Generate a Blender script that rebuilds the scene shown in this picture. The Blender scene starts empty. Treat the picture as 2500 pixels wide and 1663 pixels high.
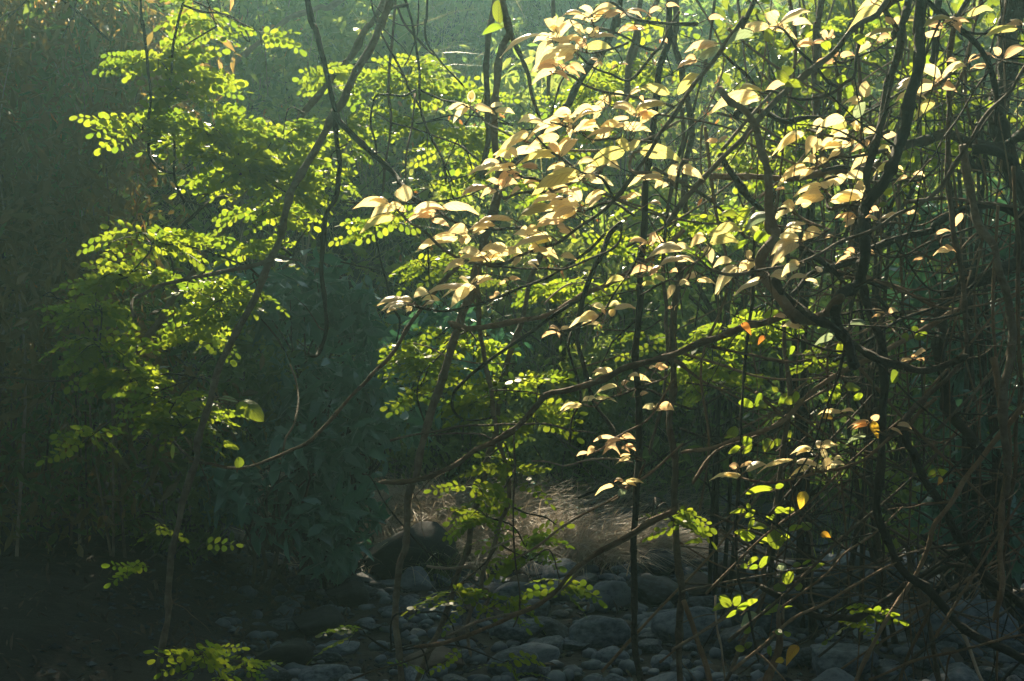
import bpy, math, random
import numpy as np
from mathutils import Vector, noise
random.seed(7)
R = random.random
def U(a, b): return a + (b - a) * R()
rad = math.radians
sc = bpy.context.scene
COL = sc.collection

# ------------------------------------------------------------------ camera
CAM = Vector((0, 0, 1.7))
cd = bpy.data.cameras.new('camera')
cd.lens = 50; cd.sensor_width = 36
cd.clip_start = 0.1; cd.clip_end = 400
cam = bpy.data.objects.new('camera', cd)
cam.location = CAM; cam.rotation_euler = (rad(90), 0, 0)
COL.objects.link(cam); sc.camera = cam

# ------------------------------------------------------------------ sky, sun, exposure
SUN_EL, SUN_AZ = 38.5, -6.0          # degrees; azimuth from +Y, negative is towards -X
w = bpy.data.worlds.new('World'); sc.world = w; w.use_nodes = True
nt = w.node_tree; nt.nodes.clear()
sky = nt.nodes.new('ShaderNodeTexSky'); sky.sky_type = 'NISHITA'; sky.sun_disc = False
sky.sun_elevation = rad(SUN_EL); sky.sun_rotation = rad(SUN_AZ)
bg = nt.nodes.new('ShaderNodeBackground'); bg.inputs['Strength'].default_value = 0.05
wo = nt.nodes.new('ShaderNodeOutputWorld')
nt.links.new(sky.outputs[0], bg.inputs[0]); nt.links.new(bg.outputs[0], wo.inputs[0])
sd = bpy.data.lights.new('sun', 'SUN'); sd.energy = 5.0; sd.angle = rad(0.5); sd.color = (1.0, 0.84, 0.58)
sun = bpy.data.objects.new('sun', sd); COL.objects.link(sun)
sdir = Vector((math.sin(rad(SUN_AZ)) * math.cos(rad(SUN_EL)), math.cos(rad(SUN_AZ)) * math.cos(rad(SUN_EL)), math.sin(rad(SUN_EL))))
sun.rotation_euler = sdir.to_track_quat('Z', 'Y').to_euler(); sun.location = sdir * 60
sc.view_settings.view_transform = 'Standard'; sc.view_settings.look = 'None'
sc.view_settings.gamma = 1.0; sc.view_settings.exposure = 1.88
cy = sc.cycles
cy.max_bounces = 6; cy.diffuse_bounces = 3; cy.glossy_bounces = 2; cy.transmission_bounces = 4
cy.volume_bounces = 1; cy.transparent_max_bounces = 8
cy.sample_clamp_indirect = 4.0; cy.use_denoising = True
cy.volume_step_rate = 4.0

# ------------------------------------------------------------------ picture helpers
ORI = dict(a=(0, 0, .354), b=(834, 0, .354), c=(1666, 0, .354), d=(0, 555, .354), e=(834, 555, .354),
           f=(1666, 555, .354), g=(0, 1108, .354), h=(834, 1108, .354), i=(1666, 1108, .354),
           k=(1200, 0, .21240), z=(0, 0, 1.06067))
def src(c, x, y):
    o = ORI[c]; return o[0] + x * o[2], o[1] + y * o[2]
def W3(sx, sy, d):
    """a point seen at (sx, sy) of the 2500 x 1663 photograph and d metres ahead"""
    return Vector(((sx - 1250) * .000288 * d, d, 1.7 - (sy - 831.5) * .000288 * d))
def pxm(d): return .000288 * d

def sstep(a, b, x):
    t = min(1, max(0, (x - a) / (b - a))); return t * t * (3 - 2 * t)
def ground(x, y):
    z = 0.05 * noise.noise(Vector((x * 1.3, y * 1.3, 0))) 
    yb = 13.0 - 1.9 * sstep(-0.6, -2.6, x) + 0.6 * sstep(2, 5, x)
    s = min(y, 29 + .1 * (y - 29)) - yb if y > 29 else y - yb
    z += 0.64 * (math.log1p(math.exp(max(-30, min(30, s * 1.6)))) / 1.6)
    z += 0.45 * sstep(-1.25, -2.6, x) * sstep(5.0, 7.5, y)
    z += 0.30 * math.exp(-((x + .55) / 1.0) ** 2 - ((y - 11.6) / .7) ** 2)
    hl = sstep(0, 4, s)
    z += hl * 0.5 * noise.noise(Vector((x * .45, y * .45, 3)))
    return z

# ------------------------------------------------------------------ materials
def newmat(name):
    m = bpy.data.materials.new(name); m.use_nodes = True; m.node_tree.nodes.clear(); return m, m.node_tree
def nd(t, typ, **kw):
    n = t.nodes.new(typ)
    for k, v in kw.items():
        if hasattr(n, k): setattr(n, k, v)
        else: n.inputs[k.replace('_', ' ')].default_value = v
    return n
def ramp(t, fac, stops):
    r = t.nodes.new('ShaderNodeValToRGB'); e = r.color_ramp.elements
    while len(e) < len(stops): e.new(0.5)
    for q, (p, c) in zip(e, stops): q.position = p; q.color = (*c, 1)
    t.links.new(fac, r.inputs[0]); return r.outputs[0]
def rockish(name, stops, scale=3.0, rough=.85, bump=.4, detail=8, bscale=None, spec=.3, coord='Object'):
    m, t = newmat(name)
    tc = nd(t, 'ShaderNodeTexCoord'); n = nd(t, 'ShaderNodeTexNoise', Scale=scale, Detail=detail, Roughness=.65)
    oi = nd(t, 'ShaderNodeObjectInfo')
    n2 = nd(t, 'ShaderNodeTexNoise', Scale=bscale or scale * 7, Detail=6.0, Roughness=.7)
    t.links.new(tc.outputs[coord], n.inputs['Vector']); t.links.new(tc.outputs[coord], n2.inputs['Vector'])
    ad = nd(t, 'ShaderNodeMath', operation='MULTIPLY_ADD'); ad.inputs[1].default_value = .35; 
    t.links.new(oi.outputs['Random'], ad.inputs[0]); 
    sb = nd(t, 'ShaderNodeMath', operation='SUBTRACT'); sb.inputs[1].default_value = .17
    t.links.new(n.outputs[0], ad.inputs[2]); t.links.new(ad.outputs[0], sb.inputs[0])
    c = ramp(t, sb.outputs[0], stops)
    b = nd(t, 'ShaderNodeBump', Strength=bump, Distance=.03)
    t.links.new(n2.outputs[0], b.inputs['Height'])
    p = nd(t, 'ShaderNodeBsdfPrincipled', Roughness=rough); p.inputs['Specular IOR Level'].default_value = spec
    t.links.new(c, p.inputs['Base Color']); t.links.new(b.outputs[0], p.inputs['Normal'])
    o = nd(t, 'ShaderNodeOutputMaterial'); t.links.new(p.outputs[0], o.inputs[0]); return m
def leafmat(name, cols, tcols, rough=.4, spec=.5, mix=.5, veins=False, scale=2.0):
    """cols / tcols: two colours each, mixed by the object's random number and a noise"""
    m, t = newmat(name)
    tc = nd(t, 'ShaderNodeTexCoord'); oi = nd(t, 'ShaderNodeObjectInfo'); geo = nd(t, 'ShaderNodeNewGeometry')
    n = nd(t, 'ShaderNodeTexNoise', Scale=scale, Detail=3.0)
    t.links.new(tc.outputs['Object'], n.inputs['Vector'])
    a1 = nd(t, 'ShaderNodeMath', operation='MULTIPLY_ADD'); a1.inputs[1].default_value = .55
    t.links.new(geo.outputs['Random Per Island'], a1.inputs[0])
    h = nd(t, 'ShaderNodeMath', operation='MULTIPLY_ADD'); h.inputs[1].default_value = .5; h.inputs[2].default_value = -.2
    t.links.new(oi.outputs['Random'], h.inputs[0]); 
    h2 = nd(t, 'ShaderNodeMath', operation='MULTIPLY_ADD'); h2.inputs[1].default_value = .5
    t.links.new(n.outputs[0], h2.inputs[0]); t.links.new(h.outputs[0], h2.inputs[2]); t.links.new(h2.outputs[0], a1.inputs[2])
    c1 = ramp(t, a1.outputs[0], [(.15, cols[0]), (.85, cols[1])]); c2 = ramp(t, a1.outputs[0], [(.15, tcols[0]), (.85, tcols[1])])
    p = nd(t, 'ShaderNodeBsdfPrincipled', Roughness=rough); p.inputs['Specular IOR Level'].default_value = spec
    tr = nd(t, 'ShaderNodeBsdfTranslucent')
    if veins:
        uv = nd(t, 'ShaderNodeUVMap'); sx = nd(t, 'ShaderNodeSeparateXYZ'); t.links.new(uv.outputs[0], sx.inputs[0])
        # u along the leaf, v in -1..1 across; side veins curve forward
        av = nd(t, 'ShaderNodeMath', operation='ABSOLUTE'); t.links.new(sx.outputs[1], av.inputs[0])
        sq = nd(t, 'ShaderNodeMath', operation='MULTIPLY_ADD'); sq.inputs[1].default_value = -.32
        t.links.new(av.outputs[0], sq.inputs[0]); t.links.new(sx.outputs[0], sq.inputs[2])
        fr = nd(t, 'ShaderNodeMath', operation='MULTIPLY'); fr.inputs[1].default_value = 44.0; t.links.new(sq.outputs[0], fr.inputs[0])
        si = nd(t, 'ShaderNodeMath', operation='SINE'); t.links.new(fr.outputs[0], si.inputs[0])
        pw = nd(t, 'ShaderNodeMapRange'); pw.inputs[1].default_value = .8; pw.inputs[2].default_value = 1.0; t.links.new(si.outputs[0], pw.inputs[0])
        mr = nd(t, 'ShaderNodeMapRange'); mr.inputs[1].default_value = .07; mr.inputs[2].default_value = .02; t.links.new(av.outputs[0], mr.inputs[0])
        mx = nd(t, 'ShaderNodeMath', operation='MAXIMUM'); t.links.new(pw.outputs[0], mx.inputs[0]); t.links.new(mr.outputs[0], mx.inputs[1])
        f = nd(t, 'ShaderNodeMath', operation='MULTIPLY'); f.inputs[1].default_value = .62; t.links.new(mx.outputs[0], f.inputs[0])
        dk = nd(t, 'ShaderNodeMix', data_type='RGBA'); t.links.new(f.outputs[0], dk.inputs['Factor']); t.links.new(c2, dk.inputs['A'])
        dk.inputs['B'].default_value = (tcols[0][0] * .5, tcols[0][1] * .38, tcols[0][2] * .3, 1); c2 = dk.outputs['Result']
        b = nd(t, 'ShaderNodeBump', Strength=.5, Distance=.002); t.links.new(mx.outputs[0], b.inputs['Height']); t.links.new(b.outputs[0], p.inputs['Normal'])
    t.links.new(c1, p.inputs['Base Color']); t.links.new(c2, tr.inputs['Color'])
    ms = nd(t, 'ShaderNodeMixShader'); ms.inputs[0].default_value = mix
    t.links.new(p.outputs[0], ms.inputs[1]); t.links.new(tr.outputs[0], ms.inputs[2])
    o = nd(t, 'ShaderNodeOutputMaterial'); t.links.new(ms.outputs[0], o.inputs[0]); return m

M = {}
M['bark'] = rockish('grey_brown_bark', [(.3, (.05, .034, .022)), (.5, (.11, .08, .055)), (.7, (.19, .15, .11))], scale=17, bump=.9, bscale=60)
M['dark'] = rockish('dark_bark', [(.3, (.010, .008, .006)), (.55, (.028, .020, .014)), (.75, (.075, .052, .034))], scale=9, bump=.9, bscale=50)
M['pale'] = rockish('pale_dead_wood', [(.3, (.15, .11, .08)), (.55, (.28, .22, .16)), (.75, (.42, .35, .27))], scale=12, bump=.6, bscale=70)
M['brown'] = rockish('brown_bark', [(.3, (.07, .04, .022)), (.5, (.15, .09, .05)), (.7, (.24, .16, .10))], scale=10, bump=.8, bscale=60)
M['stone'] = rockish('river_stone', [(.30, (.007, .011, .017)), (.46, (.034, .047, .064)), (.64, (.105, .128, .16))], scale=5, bump=.35, bscale=40, rough=.7)
M['stonebrown'] = rockish('brown_stone', [(.3, (.03, .022, .017)), (.7, (.085, .062, .05))], scale=5, bump=.4, rough=.8)
M['stoneblack'] = rockish('black_stone', [(.3, (.007, .009, .011)), (.7, (.022, .027, .032))], scale=5, bump=.6, rough=.75)
M['stonepale'] = rockish('pale_stone', [(.3, (.08, .085, .09)), (.7, (.18, .18, .18))], scale=5, bump=.4)
M['earth'] = rockish('dark_earth', [(.3, (.006, .006, .006)), (.55, (.016, .014, .012)), (.75, (.04, .034, .026))], scale=2.0, bump=.9, bscale=26, coord='Object')
M['cream'] = leafmat('cream_leaf', [(.70, .52, .27), (.88, .70, .44)], [(1.0, .72, .27), (1.0, .90, .50)], rough=.32, spec=.6, mix=.58, veins=True, scale=6)
M['peach'] = leafmat('peach_leaf', [(.56, .36, .19), (.76, .54, .33)], [(.96, .55, .24), (1.0, .76, .42)], rough=.35, spec=.5, mix=.58, veins=True, scale=6)
M['olive'] = leafmat('olive_leaf', [(.34, .34, .12), (.46, .42, .18)], [(.62, .60, .15), (.78, .70, .26)], rough=.35, spec=.5, mix=.55, veins=True, scale=6)
M['greyleaf'] = leafmat('grey_green_leaf', [(.22, .28, .20), (.32, .36, .28)], [(.28, .38, .20), (.36, .45, .24)], rough=.35, mix=.5, veins=True, scale=6)
M['yellow'] = leafmat('yellow_leaf', [(.40, .16, .02), (.70, .48, .05)], [(.70, .26, .02), (.85, .68, .06)], rough=.4, mix=.55, veins=True, scale=9)
M['orange'] = leafmat('withered_orange_leaf', [(.30, .11, .02), (.45, .19, .05)], [(.60, .20, .03), (.70, .30, .06)], rough=.6, mix=.5, scale=9)
M['green'] = leafmat('bright_green_leaf', [(.075, .14, .015), (.13, .20, .025)], [(.18, .31, .015), (.37, .45, .03)], rough=.33, spec=.5, mix=.62, veins=True, scale=4)
M['pinnate'] = leafmat('pinnate_leaflets', [(.06, .12, .015), (.11, .17, .02)], [(.14, .24, .014), (.34, .40, .022)], rough=.4, spec=.4, mix=.64, scale=3)
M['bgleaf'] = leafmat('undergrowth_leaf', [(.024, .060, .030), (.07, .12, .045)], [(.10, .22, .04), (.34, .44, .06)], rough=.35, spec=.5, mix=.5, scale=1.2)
M['bgolive'] = leafmat('olive_brown_thicket_leaf', [(.045, .045, .018), (.10, .075, .035)], [(.16, .16, .03), (.36, .24, .06)], rough=.4, spec=.5, mix=.5, scale=1.2)
M['bglight'] = leafmat('sun_toned_undergrowth_leaf', [(.07, .12, .035), (.14, .18, .05)], [(.19, .36, .04), (.46, .52, .10)], rough=.35, spec=.5, mix=.55, scale=1.2)  # paler copy of the undergrowth leaf, sunlight put into its colour
M['bgblue'] = leafmat('glossy_dark_leaf', [(.045, .13, .11), (.11, .24, .205)], [(.05, .18, .08), (.10, .26, .09)], rough=.3, spec=.7, mix=.35, scale=1.2)
M['dryleaf'] = leafmat('dry_leaf', [(.18, .11, .04), (.30, .20, .09)], [(.40, .24, .07), (.55, .36, .12)], rough=.6, mix=.5, scale=3)
M['litter'] = leafmat('fallen_leaf', [(.015, .011, .008), (.085, .06, .042)], [(.03, .02, .01), (.06, .04, .03)], rough=.8, mix=.2, scale=3)
M['straw'] = leafmat('dry_grass_blade', [(.14, .105, .07), (.62, .53, .42)], [(.20, .15, .09), (.50, .41, .29)], rough=.6, mix=.4, scale=2)
M['drygrass'] = leafmat('sun_toned_grass_blade', [(.22, .22, .08), (.40, .34, .18)], [(.35, .36, .08), (.60, .52, .22)], rough=.4, mix=.5, scale=2)  # paler grass tone, sunlight put into the blade colour
M['grass'] = leafmat('green_grass_blade', [(.05, .08, .03), (.10, .13, .05)], [(.14, .22, .05), (.26, .32, .08)], rough=.5, mix=.5, scale=2)

# ------------------------------------------------------------------ object helpers
def tag(o, label=None, cat=None, group=None, kind=None):
    if label: o['label'] = label
    if cat: o['category'] = cat
    if group: o['group'] = group
    if kind: o['kind'] = kind
    return o
def empty(name, loc, label, cat, group=None):
    o = bpy.data.objects.new(name, None); o.empty_display_size = .1; COL.objects.link(o); o.location = loc
    return tag(o, label, cat, group)
def mesh_obj(name, V, F, mat, parent=None, origin=None, smooth=True, uv=None):
    """V: world points"""
    V = np.asarray(V, dtype=np.float64)
    org = np.array(parent.location if parent is not None else (origin if origin is not None else (0, 0, 0)))
    if parent is not None and parent.parent is not None: org = org + np.array(parent.parent.location)
    me = bpy.data.meshes.new(name)
    V = V - org
    if isinstance(F, np.ndarray):
        n, k = F.shape
        me.vertices.add(len(V)); me.vertices.foreach_set('co', V.astype(np.float32).ravel())
        me.loops.add(n * k); me.loops.foreach_set('vertex_index', F.astype(np.int32).ravel())
        me.polygons.add(n); me.polygons.foreach_set('loop_start', np.arange(0, n * k, k, dtype=np.int32))
        me.update(calc_edges=True)
    else:
        me.from_pydata([tuple(v) for v in V], [], F)
    me.polygons.foreach_set('use_smooth', [smooth] * len(me.polygons))
    if uv is not None:
        l = me.uv_layers.new(name='UVMap'); vi = np.zeros(len(me.loops), dtype=np.int32); me.loops.foreach_get('vertex_index', vi)
        l.data.foreach_set('uv', np.asarray(uv, dtype=np.float32)[vi].ravel())
    me.materials.append(M[mat] if isinstance(mat, str) else mat)
    o = bpy.data.objects.new(name, me); COL.objects.link(o)
    if parent is not None: o.parent = parent
    elif origin is not None: o.location = origin
    return o

def spline(P, n=5):
    out = []; P = [Vector(p) for p in P]
    Q = [P[0] * 2 - P[1]] + P + [P[-1] * 2 - P[-2]]
    for k in range(1, len(Q) - 2):
        a, b, c, d = Q[k - 1:k + 3]
        for j in range(n):
            t = j / n
            out.append(.5 * ((2 * b) + (c - a) * t + (2 * a - 5 * b + 4 * c - d) * t * t + (3 * b - a - 3 * c + d) * t ** 3))
    out.append(P[-1].copy()); return out
def tube(P, r0, r1, sides=8, knob=.12, seed=0, taper_end=True):
    """P: dense points; returns V, F"""
    n = len(P); V = []; F = []; up = Vector((.3, 1, .2)).normalized(); a0 = None
    L = [0.]
    for k in range(1, n): L.append(L[-1] + (P[k] - P[k - 1]).length)
    tot = max(L[-1], 1e-4)
    for k in range(n):
        t = (P[min(k + 1, n - 1)] - P[max(k - 1, 0)]).normalized()
        if a0 is None: a0 = up.cross(t); 
        a0 = (a0 - t * a0.dot(t))
        if a0.length < 1e-5: a0 = t.orthogonal()
        a0.normalize(); b0 = t.cross(a0)
        s = L[k] / tot; r = r0 + (r1 - r0) * s
        r *= 1 + knob * 2 * noise.noise(Vector((L[k] * 9, seed * 3.1, 0))) + knob * (1.6 if (math.sin(L[k] * 23 + seed) > .93) else 0)
        if taper_end and k == n - 1: r *= .3
        for j in range(sides):
            a = 6.2832 * j / sides
            rr = r * (1 + knob * 1.3 * noise.noise(Vector((L[k] * 14, math.cos(a) * 1.2 + seed, math.sin(a) * 1.2))))
            V.append(P[k] + a0 * math.cos(a) * rr + b0 * math.sin(a) * rr)
        if k:
            q = (k - 1) * sides
            for j in range(sides):
                F.append((q + j, q + (j + 1) % sides, q + sides + (j + 1) % sides, q + sides + j))
    F.append(tuple(range(sides))[::-1]); F.append(tuple(range((n - 1) * sides, n * sides)))
    return V, F

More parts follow.
